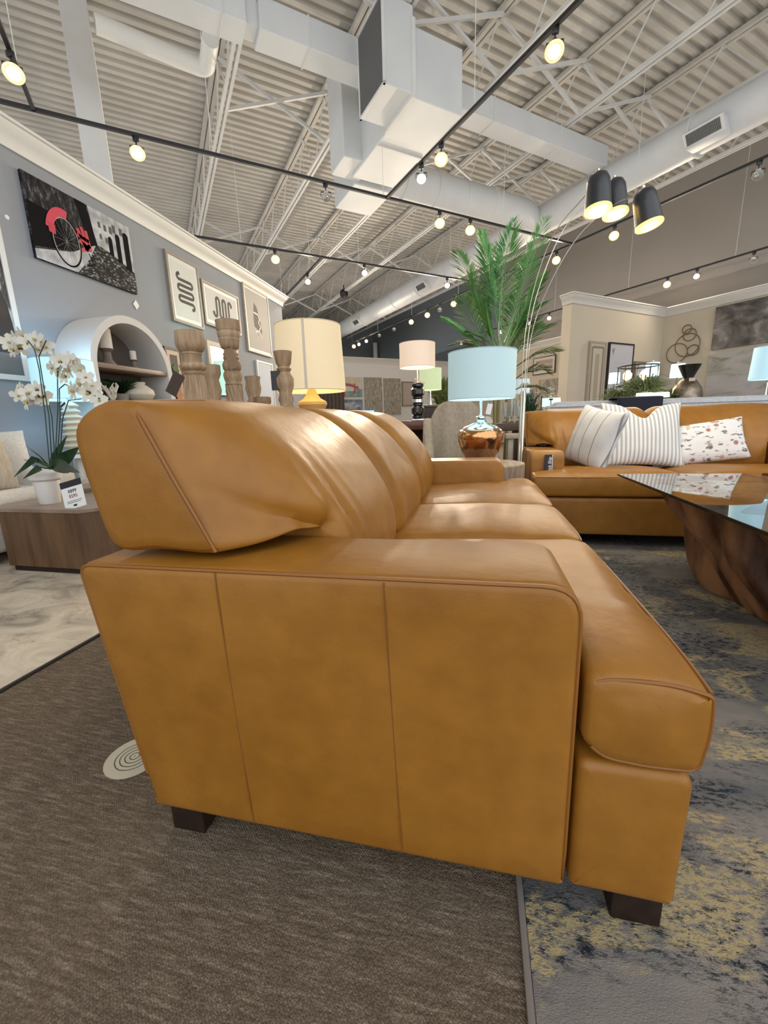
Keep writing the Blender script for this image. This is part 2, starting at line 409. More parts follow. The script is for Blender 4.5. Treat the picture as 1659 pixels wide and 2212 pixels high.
# mixing box with grille
GREY = mat('dark grille', (0.08, 0.08, 0.085), 0.6)
u_ = thing('air_unit', 'large stepped white duct box with dark square grille on its left end', 'duct box')
mb = MB(BM); mb.box((2.90, 5.18, 4.88), (3.31, 5.86, 5.78), 0.01, 1); mb.build('intake_box', DUCTPAINT, u_)
mb = MB(BM); mb.box((3.31, 5.20, 4.86), (4.08, 7.10, 5.60), 0.01, 1); mb.build('main_box', DUCTPAINT, u_)
mb = MB(BM); mb.box((3.28, 5.17, 4.84), (3.335, 5.9, 5.66)); mb.build('flange', WHITEPAINT, u_)
mb = MB(BM); mb.box((3.32, 6.18, 4.845), (4.09, 6.2, 5.61)); mb.build('flange', WHITEPAINT, u_)
mb = MB(BM); mb.box((2.892, 5.20, 4.9), (2.90, 5.84, 5.76)); g_ = mb.build('grille', GREY, u_)
mb = MB(BM)
for k in range(30): mb.box((2.884, 5.21+k*0.0215, 4.91), (2.893, 5.215+k*0.0215, 5.75))
mb.build('grille_bars', mat('grille bars', (0.2, 0.2, 0.2), 0.5), g_, smooth=False)
mb = MB(BM); mb.box((2.88, 5.17, 4.87), (2.905, 5.20, 5.79)); mb.box((2.88, 5.84, 4.87), (2.905, 5.87, 5.79)); mb.box((2.88, 5.17, 4.87), (2.905, 5.87, 4.9)); mb.box((2.88, 5.17, 5.76), (2.905, 5.87, 5.79)); mb.build('grille_frame', WHITEPAINT, u_)
mb = MB(BM); mb.box((3.0, 6.7, 4.9), (3.5, 7.25, 6.4), 0.01, 1); mb.build('riser', DUCTPAINT, u_)
mb = MB(BM); mb.box((3.45, 7.1, 4.95), (4.15, 7.45, 5.55), 0.01, 1); mb.build('duct_collar', DUCTPAINT, u_)
mb = MB(BM); mb.box((3.42, 7.25, 4.86), (4.15, 8.15, 5.45), 0.01, 1); mb.build('drop_box', DUCTPAINT, cat='duct box', label='plain white duct box hanging behind the larger one, above the track crossing')
# round ducts
RD = 0.31
rd = thing('round_duct', 'fat round white duct that elbows and runs back along the high taupe wall', 'duct')
c_a, c_z, c_b = 8.2, 5.25, 7.55
path = [bp(4.1, c_b, c_z+0.02), bp(6.0, c_b, c_z)]
for k in range(9): t_ = pi/2*k/8; path.append(bp(c_a-0.75+0.75*sin(t_), c_b+0.0+0.75*(1-cos(t_)), c_z))
path.append(bp(c_a, 23.8, c_z))
mb = MB(); mb.tube(path, RD, 24); mb.build('duct_body', DUCTPAINT, rd)
mb = MB(); mb.tube([bp(c_a, -4, c_z), bp(c_a, 6, c_z), bp(c_a, c_b+0.8, c_z)], RD*0.93, 24); mb.build('duct_branch', DUCTPAINT, rd)
for k, bb in enumerate([9.3, 10.9, 12.5, 14.1, 17, 20, 6.0, 4.4, 2.8]):
    mb = MB(); mb.tube([bp(c_a, bb, c_z), bp(c_a, bb+0.03, c_z)], RD+0.012, 24); mb.build('duct_band', WHITEPAINT, rd)
for k, aa in enumerate([4.5, 5.2, 5.9, 6.6]):
    mb = MB(); mb.tube([bp(aa, c_b, c_z+0.01), bp(aa+0.025, c_b, c_z+0.01)], RD+0.01, 24); mb.build('duct_band', WHITEPAINT, rd)
def register(bb, lab):
    t_ = thing('air_register', lab, 'air vent', bp(c_a, bb, c_z), T, 'registers on the round duct')
    mb = MB(); mb.box((-0.34, -0.26, -0.30), (-0.1, 0.26, -0.08), 0.02); mb.build('neck', DUCTPAINT, t_)
    m_ = Matrix.Translation((-0.36, 0, -0.19)) @ Matrix.Rotation(R(-35), 4, 'Y')
    mb = MB(m_); mb.box((-0.02, -0.27, -0.11), (0.03, 0.27, 0.11), 0.008); mb.build('frame', WHITEPAINT, t_)
    mb = MB(m_)
    for k in range(22): mb.box((-0.028, -0.23+k*0.021, -0.08), (-0.018, -0.217+k*0.021, 0.08))
    mb.build('louvre', GREY, t_, smooth=False)
register(4.15, 'white register with dark louvres on the round duct, nearest, at upper right')
register(12.0, 'small register on the far stretch of round duct, left of the palm top')
register(17.0, 'farthest small register on the round duct, above the black ball')
# white pipes
mb = MB(); pa = [bp(-0.35, 8.6, 6.45), bp(0.4, 8.6, 6.4), bp(1.15, 8.6, 6.4)]
p0 = atz(205, 50, 6.3); p1 = atz(425, 142, 6.3)
dv = (p1-p0).normalized(); pts = [p0, p0.lerp(p1, 0.5), p1]
for k in range(1, 7): t_ = pi/2*k/6; pts.append(p1+dv*0.14*sin(t_)-BB*0.14*(1-cos(t_)))
pts.append(pts[-1]-BB*0.45)
mb.tube(pts, 0.115, 16); mb.build('vent_pipe', WHITE, cat='pipe', label='white plastic pipe with elbow high on the left, under the deck')
for k, (px, py, lab) in enumerate([(810, 730, 'white vertical pipe on the slate wall, left of the black lamp shade'), (762, 730, 'paler vertical pipe beside it, nearer the big warm lampshade')]):
    q = onp(px, py, BA, HA-0.3)
    mb = MB(); mb.tube([(q.x, q.y, 0), (q.x, q.y, 5.5)], 0.13, 12)
    mb.build('wall_pipe', WHITEPAINT, cat='pipe', label=lab)
q = atz(743, 634, 5.75)
mb = MB(); mb.lathe([(0, -0.16), (0.08, -0.14), (0.14, -0.08), (0.16, 0), (0.14, 0.08), (0.08, 0.14), (0, 0.16)], 20); o = mb.build('ceiling_speaker', BLACK, loc=(q.x, q.y, q.z), cat='speaker', label='small round black pendant speaker hanging from a far roof joist')
mb = MB(); mb.tube([(0, 0, 0.15), (0, 0, 0.3)], 0.02, 8); mb.build('stem', BLACK, o)

# ================================================================ TRACKS AND HEADS
TZ = 4.2
tracks = {
 'front': ('b', 6.21, -2.2, 7.61, 'long black ceiling track crossing the whole view from upper left'),
 'near':  ('a', 3.46, 1.0, 6.21, 'black ceiling track running down from top centre to the crossing'),
 'left':  ('a', -0.76, 2.5, 6.21, 'short black ceiling track at the upper left corner'),
 'far':   ('b', 8.75, 0.95, 7.61, 'black ceiling track behind the duct box, starting over the left wall crown'),
 'spur':  ('a', 3.34, 8.75, 12.4, 'short black ceiling track running back behind the left wall end'),
 'right': ('a', 7.61, 1.8, 17.4, 'longest black ceiling track, passing behind the arc lamp shades'),
 'bay':   ('a', 11.62, 2.0, 13.5, 'black ceiling track along the cream display bay on the right')}
for k, (ax, c, s0, s1, lab) in tracks.items():
    mb = MB(BM)
    if ax == 'b': mb.box((s0, c-0.018, TZ), (s1, c+0.018, TZ+0.035))
    else: mb.box((c-0.018, s0, TZ), (c+0.018, s1, TZ+0.035))
    t_ = mb.build('light_track', BLACK, smooth=False, cat='light track', label=lab, group='black ceiling light tracks')
    s_ = s0+0.8
    while s_ < s1:
        p = bp(s_, c) if ax == 'b' else bp(c, s_)
        mb = MB(); mb.tube([(p.x, p.y, TZ+0.03), (p.x, p.y, DZ)], 0.004, 5); mb.build('hanger_wire', WHITEPAINT, t_); s_ += 2.4
LENS_ON = mat('lit lamp lens', (1, 0.9, 0.75), 0.3, emit=(1.0, 0.80, 0.52), estr=22)
LENS_WHITE = mat('lit lamp lens cool', (1, 0.95, 0.85), 0.3, emit=(1.0, 0.92, 0.78), estr=9)
LENS_OFF = mat('lamp lens', (0.7, 0.7, 0.7), 0.1, metal=0.6)
HALO_GLOW = mat('warm halo glow', (0.9, 0.6, 0.3), 0.3, emit=(1.0, 0.62, 0.28), estr=1.6)  # glowing ring added round lit lenses to give a warm halo
HEADG = mat('white lamp housing', (0.75, 0.74, 0.72), 0.35)
hn = 0
def head(track, px, py, lab, lit=2, aim=None, scale=1.0, en=55):
    """track head under the track point seen at px; aim = world direction"""
    ax, c, s0, s1, _ = tracks[track]
    q = onp(px, py, BB if ax == 'b' else BA, c)
    q.z = TZ
    aim = aim or Vector((-q.x*0.12, -q.y*0.12, -1))
    aim.normalize()
    t_ = thing('track_spotlight', lab, 'spotlight', q, 0, 'spotlights on the ceiling tracks')
    mb = MB(); mb.box((-0.03, -0.018, -0.05), (0.03, 0.018, 0.0), 0.004); mb.tube([(0, 0, -0.04), (0, 0, -0.1)], 0.008, 6); mb.build('adapter', BLACK, t_)
    h0 = Vector((0, 0, -0.13)); rotm = aim.to_track_quat('-Z', 'Y').to_matrix().to_4x4(); rotm.translation = h0
    mb = MB(rotm); mb.lathe([(0.022, 0.05), (0.03, 0.045), (0.034, 0.0), (0.05, -0.04), (0.062, -0.085), (0.058, -0.085), (0.045, -0.04)], 16, cap=False); mb.build('housing', HEADG if lit < 2 else BLACK, t_)
    mb = MB(rotm)
    for s_ in (-1, 1): mb.bar((0, 0, 0.06), (s_*0.07, 0, 0.05), 0.012, 0.006); mb.bar((s_*0.07, 0, 0.05), (s_*0.07, 0, -0.06), 0.012, 0.006)
    mb.build('yoke', BLACK, t_, smooth=False)
    mb = MB(rotm); mb.lathe([(0.055, -0.08), (0.05, -0.09), (0.035, -0.098), (0.0, -0.102)], 16); mb.build('lens', [LENS_OFF, LENS_WHITE, LENS_ON][lit], t_)
    if lit == 2: mb = MB(rotm); mb.lathe([(0.056, -0.086), (0.078, -0.080), (0.080, -0.074), (0.056, -0.074)], 24, cap=False); mb.build('halo_ring', HALO_GLOW, t_)
    if lit:
        l = bpy.data.lights.new('track_lamp', 'SPOT'); l.energy = en*(1 if lit == 2 else 0.6); l.spot_size = R(165); l.spot_blend = 1.0; l.color = (1.0, 0.84, 0.64); l.shadow_soft_size = 0.05
        o = bpy.data.objects.new('track_lamp', l); COL.objects.link(o); o.parent = t_; o.location = h0+aim*0.125
        o.rotation_euler = aim.to_track_quat('-Z', 'Y').to_euler()
    return t_
HEADS = [
 ('left', 15, 80, 'glaring spotlight at the very upper left corner of the view', 2),
 ('front', 293, 300, 'lit spotlight above the left wall crown, over the bicycle picture', 2),
 ('front', 703, 400, 'unlit white spotlight on the front track, left of the track crossing', 0),
 ('front', 950, 468, 'lit spotlight on the front track, first right of the crossing', 2),
 ('front', 1016, 486, 'lit spotlight on the front track just left of the palm tip', 2),
 ('near', 1200, 60, 'glaring spotlight near the top edge on the centre track', 2),
 ('near', 953, 305, 'lit spotlight beside the white duct box, upper of the two there', 2),
 ('near', 910, 350, 'smaller lit spotlight under the duct box, nearest the track crossing', 1),
 ('far', 593, 535, 'lit spotlight over the abstract framed picture on the left wall', 2),
 ('far', 787, 570, 'lit spotlight on the second track, above the black ball', 1),
 ('far', 966, 602, 'lit spotlight on the second track at the left fronds of the palm', 1),
 ('spur', 664, 592, 'lit spotlight on the short spur track behind the left wall', 1),
 ('spur', 608, 645, 'spotlight half hidden at the end corner of the left wall', 0),
 ('right', 1640, 355, 'unlit white spotlight at the right edge on the upper track', 0),
 ('right', 1328, 488, 'lit spotlight below the right hand arc lamp shades', 2),
 ('right', 1203, 535, 'lit spotlight seen between the arc lamp rods', 2),
 ('right', 980, 640, 'lit spotlight just left of the palm, on the long right track', 2),
 ('right', 950, 656, 'unlit spotlight on the long right track, second left of the palm', 0),
 ('right', 923, 666, 'lit spotlight above the black lamp, right one of a pair', 2),
 ('right', 888, 680, 'lit spotlight above the black lamp, left one of a pair', 2),
 ('right', 851, 698, 'unlit spotlight left of the black lamp shade, over the wall pipe', 0),
 ('right', 819, 712, 'unlit spotlight on the far track in front of the wall pipe', 0),
 ('right', 791, 726, 'small lit spotlight left of the white wall pipe', 1),
 ('right', 775, 735, 'small lit spotlight, second from the far end of the long track', 1),
 ('right', 764, 739, 'lit spotlight at the far end of the long track', 2),
 ('bay', 1630, 540, 'unlit spotlight at right over the grey flower canvas', 0),
 ('bay', 1507, 576, 'spotlight above the corner of the cream bay', 1),
 ('bay', 1443, 595, 'lit spotlight above the cream stub wall', 2),
 ('bay', 1225, 655, 'unlit spotlight left of the cream wall end', 0),
 ('bay', 1187, 669, 'lit spotlight just left of the cream wall end', 1),
 ('bay', 1145, 685, 'lit spotlight between palm and arc lamp rod', 1),
 ('bay', 1082, 706, 'lit spotlight seen through the middle of the palm', 1),
 ('bay', 997, 730, 'lit spotlight seen through the lower left palm frond', 1)]
for h in HEADS:
    en = {'front': 30, 'near': 28, 'left': 42, 'far': 130, 'spur': 160, 'right': 150, 'bay': 260}[h[0]]
    if h[0] == 'right' and h[1] < 960: en = 750
    head(*h[:5], en=en)

# ================================================================ LEATHER SOFAS
def zig(v, a, b):
    t = min(1, max(0, (v-a)/(b-a))); return t*t*(3-2*t)
def make_sofa(label, group, L, ncush, loc, rz, detail=True):
    """local x = depth (front +), y = length, near end at y=0"""
    AWD = 0.235
    root = thing('leather_sofa', label, 'sofa', loc, rz, group)
    armo = densify(roundpoly([(-0.675, 0.09), (0.163, 0.09), (0.16, 0.655), (-0.765, 0.648)], [0.02, 0.012, 0.06, 0.035], 6), 0.06)
    for e in (0, 1):
        y0, y1 = (0, AWD) if e == 0 else (L-AWD, L)
        mb = MB(); mb.slab(armo, y0, y1, 0.016, (0.004, 0.004), 3, 6)
        for v in mb.bm.verts:                        # soft crown on the arm top
            if v.co.z > 0.63: v.co.z += 0.008*sin(pi*(v.co.y-y0)/AWD)
        a = mb.build('arm', LEATHER, root, ang=50)
        ys = y0+0.006 if e == 0 else y1-0.006
        ou = inset(armo, 0.004); pp = [(x, ys, z) for x, z in ou if not (z < 0.1) and not (x < -0.70 and z < 0.60)]
        # order is anticlockwise starting bottom right -> top -> rear
        mb = MB(); mb.tube(pp, 0.0042, 6); mb.build('piping', STITCH, a)
        if detail or e == 0:
            for sx in (-0.455, -0.145):
                yy = (y0-0.0032) if e == 0 else (y1+0.0032)
                mb = MB(); mb.tube([(sx+0.02*(1-q/12), yy+(0.003 if q in (0, 12) else 0.0), 0.10+0.545*q/12) for q in range(13)], 0.0011, 5)
                mb.build('seam', DARKSEAM, a)
    # base: back frame and front rail
    bo = roundpoly([(-0.675, 0.09), (-0.30, 0.09), (-0.36, 0.60), (-0.755, 0.60)], 0.02, 4)
    mb = MB(); mb.slab(bo, AWD-0.004, L-AWD+0.004, 0.006); mb.build('back_frame', LEATHER, root)
    ro = densify(roundpoly([(0.12, 0.09), (0.335, 0.09), (0.338, 0.345), (0.12, 0.345)], [0.01, 0.02, 0.03, 0.01], 4), 0.08)
    mb = MB(); mb.slab([(x, z) for x, z in ro if True], AWD-0.004, L-AWD+0.004, 0.005); mb.build('seat_deck', LEATHER, root)
    ro2 = densify(roundpoly([(0.170, 0.092), (0.336, 0.088), (0.340, 0.352), (0.170, 0.352)], [0.01, 0.016, 0.03, 0.02], 5), 0.04)
    mb = MB(); mb.slab(ro2, 0.004, L-0.004, 0.016, (0.006, 0.006), 3, 5); fr = mb.build('front_rail', LEATHER, root, ang=50)
    mb = MB(); mb.tube([(0.3335, 0.014, 0.10+0.235*q/8) for q in range(9)], 0.0025, 6); mb.build('piping', STITCH, fr)
    # legs
    for lx, ly in ((-0.672, 0.03), (0.246, 0.03), (-0.672, L-0.12), (0.246, L-0.12)):
        mb = MB(); mb.box((lx+0.004, ly, 0.0), (lx+0.086, ly+0.085, 0.095), 0.004); mb.build('leg', DARKWOOD, root)
    # seat cushions
    ny = 30; bounds = [0.0]+[AWD+(L-2*AWD)*k/ncush for k in range(1, ncush)]+[L]
    NP = 14
    def seat_outline(xb, top, cr, bx):
        """boxy front with piped edge; bx = how square the front corners are"""
        xf = 0.352+0.010*cr
        if xb > 0: return roundpoly([(xb, 0.390), (0.205, 0.361), (0.27, 0.355), (xf-0.010, 0.358), (xf, 0.43), (xf-0.004, 0.495), (0.30, top+0.006+0.004*cr), (0.25, top+0.008), (0.20, top+0.006), (xb, top-0.006)],
                         [0.015, 0.02, 0.02, 0.02, 0.03, 0.012, 0.03, 0.02, 0.02, 0.015], 5)
        return roundpoly([(xb, 0.362), (0.10, 0.357), (0.27, 0.353), (xf-0.010, 0.358), (xf, 0.43), (xf-0.004, 0.495), (0.30, top+0.006+0.004*cr), (0.20, top+0.010*cr), (0.05, top+0.014*cr), (xb, top-0.012)],
                         [0.02, 0.0, 0.02, 0.02, 0.03, 0.012+0.02*(1-bx), 0.03, 0.02, 0.03, 0.03], 5)
    for i in range(ncush):
        c0, c1 = bounds[i]+0.003, bounds[i+1]-0.003; st = []
        for k in range(ny+1):
            t = k/ny; t = 0.5-0.5*cos(pi*t); y = c0+(c1-c0)*t
            cr = (1-(2*t-1)**4)
            outer = (i == 0 and y < c0+0.04) or (i == ncush-1 and y > c1-0.04)
            de = min(y-c0, c1-y)
            if outer: pin = 0.010*(1-min(1, de/0.012))**2
            else: pin = 0.022*(1-min(1, de/0.03))**2
            inT = (y < AWD+0.006) or (y > L-AWD-0.006)
            xb = 0.172 if inT else -0.40
            top = 0.492+0.028*cr+(0.010 if inT else 0)
            st.append((y, inset(seat_outline(xb, top, cr, 1.0), pin)))
        mb = MB(); mb.loft(st, (0.010, 0.010), 6)
        for v in mb.bm.verts:
            if v.co.z > 0.42:
                q = Vector((v.co.x*4+i*7, v.co.y*3, 0)); v.co.z += noise.noise(q)*0.010*(1 if v.co.z > 0.49 else 0)
                if v.co.z > 0.49 and i == 0: v.co.z -= 0.006*math.exp(-((v.co.y-0.30)/0.02)**2)+0.004*math.exp(-((v.co.y-0.38-0.1*v.co.x)/0.02)**2)
        c = mb.build('seat_cushion', LEATHER, root, ang=60)
        if i in (0, ncush-1):
            e0 = c0+0.005 if i == 0 else c1-0.005
            o = inset(seat_outline(0.172, 0.502, 0.0, 1.0), 0.004)
            P = [(x, e0, z) for x, z in o if x > 0.185]
            k0 = max(range(len(P)), key=lambda q: (P[q][0]-P[q-1][0])**2+(P[q][2]-P[q-1][2])**2)
            P = P[k0:]+P[:k0]
            mb = MB(); mb.tube(P, 0.0036, 6); mb.build('piping', STITCH, c)
        mb = MB(); mb.tube([(0.3455+0.0095*(1-(2*q/24-1)**4), c0+0.012+(c1-c0-0.024)*q/24, 0.4925) for q in range(25)], 0.0032, 6); mb.build('piping', STITCH, c)
    # back cushions
    A_ = [(-0.700, 0.674), (-0.60, 0.670), (-0.476, 0.671), (-0.505, 0.74), (-0.545, 0.82), (-0.582, 0.90), (-0.602, 0.945), (-0.650, 0.953), (-0.700, 0.942), (-0.740, 0.915), (-0.750, 0.87), (-0.735, 0.78)]
    B2 = [(-0.695, 0.674), (-0.53, 0.668), (-0.345, 0.672), (-0.300, 0.71), (-0.315, 0.775), (-0.395, 0.855), (-0.500, 0.928), (-0.610, 0.962), (-0.700, 0.950), (-0.758, 0.900), (-0.760, 0.82), (-0.730, 0.74)]
    B_ = [(-0.69, 0.49), (-0.50, 0.47), (-0.30, 0.478), (-0.262, 0.56), (-0.290, 0.69), (-0.385, 0.83), (-0.500, 0.925), (-0.610, 0.962), (-0.700, 0.950), (-0.762, 0.895), (-0.760, 0.80), (-0.725, 0.64)]
    for i in range(ncush):
        c0, c1 = (0.030 if i == 0 else bounds[i])+0.002, (L-0.030 if i == ncush-1 else bounds[i+1])-0.002; st = []
        KN = 90 if i == 0 else 36
        for k in range(KN+1):
            t = 0.5-0.5*cos(pi*k/KN); y = c0+(c1-c0)*t
            f = 1.0
            if i == 0: f = min(f, sin(pi/2*min(1, max(0, (y-c0-0.006)/0.22))))
            if i == ncush-1: f = min(f, sin(pi/2*min(1, max(0, (c1-y-0.006)/0.22))))
            pin = 0.0
            if i > 0: pin = max(pin, 0.045*(1-min(1, (y-c0)/0.09))**2)
            if i < ncush-1: pin = max(pin, 0.045*(1-min(1, (c1-y)/0.09))**2)
            ov = y < AWD+0.004 or y > L-AWD-0.004
            oB = cspline(B_, 5); oA = cspline(A_, 5)
            if ov: oB = [(min(x, -0.300-0.03*max(0, (0.70-max(z, 0.672))/0.028)) if z < 0.70 else x, max(z, 0.672)) for x, z in oB]
            o = [(a[0]*(1-f)+b[0]*f, a[1]*(1-f)+b[1]*f) for a, b in zip(oA, oB)]
            if i == 0 and y < c0+0.012: pin = 0.010*(1-(y-c0)/0.012)
            if i == ncush-1 and y > c1-0.012: pin = 0.010*(1-(c1-y)/0.012)
            o = inset(o, pin) if pin > 0 else o
            if ov:
                yy = y if y < L/2 else L-y
                lift = 0.016*math.exp(-((yy-0.17)/0.055)**2)
                o = [(x, z+lift*max(0, 1-abs(z-0.67)/0.1)*(1 if x > -0.5 else 0)) for x, z in o]
            st.append((y, o))
        mb = MB(); mb.loft(st, (0.003, 0.003), 8)
        for v in mb.bm.verts:
            x, y, z = v.co; q = Vector((x*3, y*3.3+i*5, z*3)); d = noise.noise(q)*0.013
            if i == 0 and x > -0.55:                  # gathered folds above the arm
                g = math.exp(-((y-0.27)/0.09)**2)*math.exp(-((z-0.70)/0.09)**2); d += -0.014*g*(0.5+0.5*sin(y*110+z*18))
            if x > -0.62: v.co.x += d; v.co.z += d*0.4
            else: v.co.z += d*0.5
        c = mb.build('back_cushion', LEATHER, root, ang=60)
        if i in (0,):
            mb = MB(); pts = [(-0.474, c0+0.004, 0.672), (-0.500, c0-0.002, 0.735), (-0.540, c0-0.003, 0.815), (-0.578, c0-0.002, 0.892), (-0.602, c0+0.004, 0.930), (-0.61, c0+0.03, 0.946)]
            for k in range(7): pts.append((-0.61+0.004*k, c0+0.06+k*0.02, 0.950+k*0.001))
            sm = [Vector(p) for p in pts]
            mb.tube(sm, 0.0042, 6); mb.build('piping', STITCH, c)
    return root
sofa = make_sofa('long tan leather sofa in the foreground, seen from its arm end', 'tan leather sofas', 2.19, 3, (0, 0.614, 0), 0)
sofa2 = make_sofa('tan leather loveseat facing the viewer, with three pillows on it', 'tan leather sofas', 1.98, 2, (0.385, 3.36, 0), R(-90), detail=False)
TAGK = mat('black tag card', (0.015, 0.015, 0.02), 0.5); INKW = mat('white lettering', (0.8, 0.8, 0.8), 0.6); INKK = mat('black lettering', (0.03, 0.03, 0.03), 0.7)
# sale tag on the loveseat arm front
t_ = thing('hang_tag', 'black tag with white lettering on the front of the loveseat arm', 'tag', (0.385+0.118, 3.18, 0.60))
mb = MB(); mb.box((-0.026, -0.003, -0.135), (0.026, 0.0, 0.035), 0.001); mb.build('card', TAGK, t_, smooth=False)
mb = MB(); mb.box((0.026, -0.0035, -0.135), (0.03, 0.0005, 0.035)); mb.build('card_edge', INKW, t_, smooth=False)
text('lettering', 'Quick Ship', 0.031, INKW, t_, (0.012, -0.0036, -0.05), (R(90), R(-90), 0), shear=0.2)
t_ = thing('hang_tag', 'small black tag sticking out behind the foreground sofa', 'tag', (-0.735, 0.70, 0.52), rot=(0, R(-12), R(-20)))
mb = MB(); mb.box((-0.045, -0.001, -0.06), (0.0, 0.001, 0.03)); mb.build('card', TAGK, t_, smooth=False)
mb = MB(); mb.box((-0.004, -0.0014, -0.06), (0.004, 0.0014, 0.03)); mb.build('card_edge', INKW, t_, smooth=False)
t_ = thing('hang_tag', 'thin dark tag hanging at the front inner edge of the sofa arm', 'tag', (0.166, 0.614+0.07, 0.603))
mb = MB(); mb.box((0.0, -0.03, -0.10), (0.0025, 0.03, -0.022)); mb.build('card', TAGK, t_, smooth=False)
mb = MB(); mb.box((0.0, -0.03, -0.022), (0.0025, 0.03, -0.016)); mb.build('card_edge', INKW, t_, smooth=False)

# ================================================================ RUGS
def rug_mat():
    m, N, L, b = blank('abstract blue grey and gold rug', 0.95)
    v = mapn(N, L, (1, 2.0, 1), (0, 0, R(4))); v2 = mapn(N, L, (6.5, 17, 1), (0, 0, R(4)))
    base = ramp(N, L, noise_n(N, L, v, 1.7, 6, 0.6, 0.5), [(0.30, (0.085, 0.098, 0.108)), (0.46, (0.165, 0.155, 0.148)), (0.62, (0.25, 0.222, 0.200)), (0.75, (0.16, 0.152, 0.150))])
    st = noise_n(N, L, v2, 5.0, 7, 0.85, 0.3)
    dk = ramp(N, L, st, [(0.49, (0, 0, 0)), (0.55, (1, 1, 1))]); msk = ramp(N, L, noise_n(N, L, v, 2.1, 5, 0.7), [(0.44, (0, 0, 0)), (0.56, (1, 1, 1))])
    mu = N.new('ShaderNodeMath'); mu.operation = 'MULTIPLY'; L.new(dk, mu.inputs[0]); L.new(msk, mu.inputs[1])
    c1 = mixc(N, L, mu.outputs[0], base, (0.018, 0.024, 0.034))
    tcm = mapn(N, L, (1, 1.9, 1), (0, 0, R(-3)))
    off = N.new('ShaderNodeVectorMath'); off.operation = 'ADD'; off.inputs[1].default_value = (3.4, 7.1, 0); L.new(tcm, off.inputs[0])
    g1 = ramp(N, L, noise_n(N, L, off.outputs[0], 2.6, 4, 0.65, 0.6), [(0.56, (0, 0, 0)), (0.61, (1, 1, 1))])
    g2 = ramp(N, L, noise_n(N, L, mapn(N, L, (6, 14, 1), (0, 0, R(4))), 7.0, 6, 0.85), [(0.47, (0, 0, 0)), (0.51, (1, 1, 1))])
    mg = N.new('ShaderNodeMath'); mg.operation = 'MULTIPLY'; L.new(g1, mg.inputs[0]); L.new(g2, mg.inputs[1])
    c2 = mixc(N, L, mg.outputs[0], c1, (0.40, 0.32, 0.17))
    L.new(c2, b.inputs['Base Color'])
    bumpn(N, L, b, noise_n(N, L, v, 260, 2), 0.5, 0.005); b.inputs['Specular IOR Level'].default_value = 0.1
    return m
RX, RY = 0.09, -1.6
rg = thing('area_rug', 'blue grey and gold distressed rug under the sofas and root table', 'rug', (RX, RY, 0))
mb = MB(); mb.box((0.012, 0.012, 0.0), (3.6, 5.5, 0.010), 0.003); mb.build('pile', rug_mat(), rg)
mb = MB(); mb.box((0.0, 0.0, 0.0), (0.012, 5.5, 0.009), 0.002); mb.box((0.012, 0, 0), (3.6, 0.012, 0.009)); mb.build('binding', mat('rug binding', (0.19, 0.16, 0.14), 0.9), rg)
def rug2_mat():
    m, N, L, b = blank('cream marbled rug', 0.95)
    v = mapn(N, L, (1, 1.6, 1), (0, 0, R(30)))
    c = ramp(N, L, noise_n(N, L, v, 3.0, 7, 0.65, 1.2), [(0.30, (0.20, 0.18, 0.145)), (0.45, (0.46, 0.39, 0.30)), (0.62, (0.64, 0.55, 0.43)), (0.8, (0.36, 0.33, 0.27))])
    g = ramp(N, L, noise_n(N, L, v, 4.3, 6, 0.7), [(0.62, (0, 0, 0)), (0.68, (1, 1, 1))])
    L.new(mixc(N, L, g, c, (0.30, 0.15, 0.05)), b.inputs['Base Color']); bumpn(N, L, b, noise_n(N, L, v, 200, 2), 0.4, 0.005)
    return m
rg = thing('area_rug', 'cream and taupe marbled rug under the dark drum table at left', 'rug', (-4.0+0.05, 0.2, 0))
mb = MB(); mb.box((0.0, 0.0, 0.0), (2.30, 5.0, 0.009), 0.003); mb.build('pile', rug2_mat(), rg)
mb = MB(); mb.box((2.30, 0.0, 0.0), (2.315, 5.0, 0.010), 0.002); mb.build('binding', mat('dark rug binding', (0.03, 0.025, 0.02), 0.9), rg)
# floor marker disc
dm, N, L, b = blank('cream floor marker', 0.6)
wv = N.new('ShaderNodeTexWave'); wv.wave_type = 'RINGS'; wv.rings_direction = 'Z'; wv.inputs['Scale'].default_value = 26; wv.inputs['Distortion'].default_value = 1.0
L.new(mapn(N, L), wv.inputs[0]); rr = ramp(N, L, wv.outputs[1], [(0.05, (0.05, 0.045, 0.03)), (0.22, (0.50, 0.46, 0.35))])
gr = N.new('ShaderNodeTexGradient'); gr.gradient_type = 'SPHERICAL'; L.new(mapn(N, L, (17, 17, 17)), gr.inputs[0])
L.new(mixc(N, L, ramp(N, L, gr.outputs[0], [(0.0, (0, 0, 0)), (0.05, (1, 1, 1))]), (0.50, 0.46, 0.35), rr), b.inputs['Base Color'])
mb = MB(); mb.lathe([(0.075, 0.0), (0.075, 0.002), (0, 0.0022)], 48); mb.build('floor_marker', dm, loc=(-0.925, 0.805, 0.0005), cat='floor sticker', label='round cream floor marker with dark rings, behind the sofa')

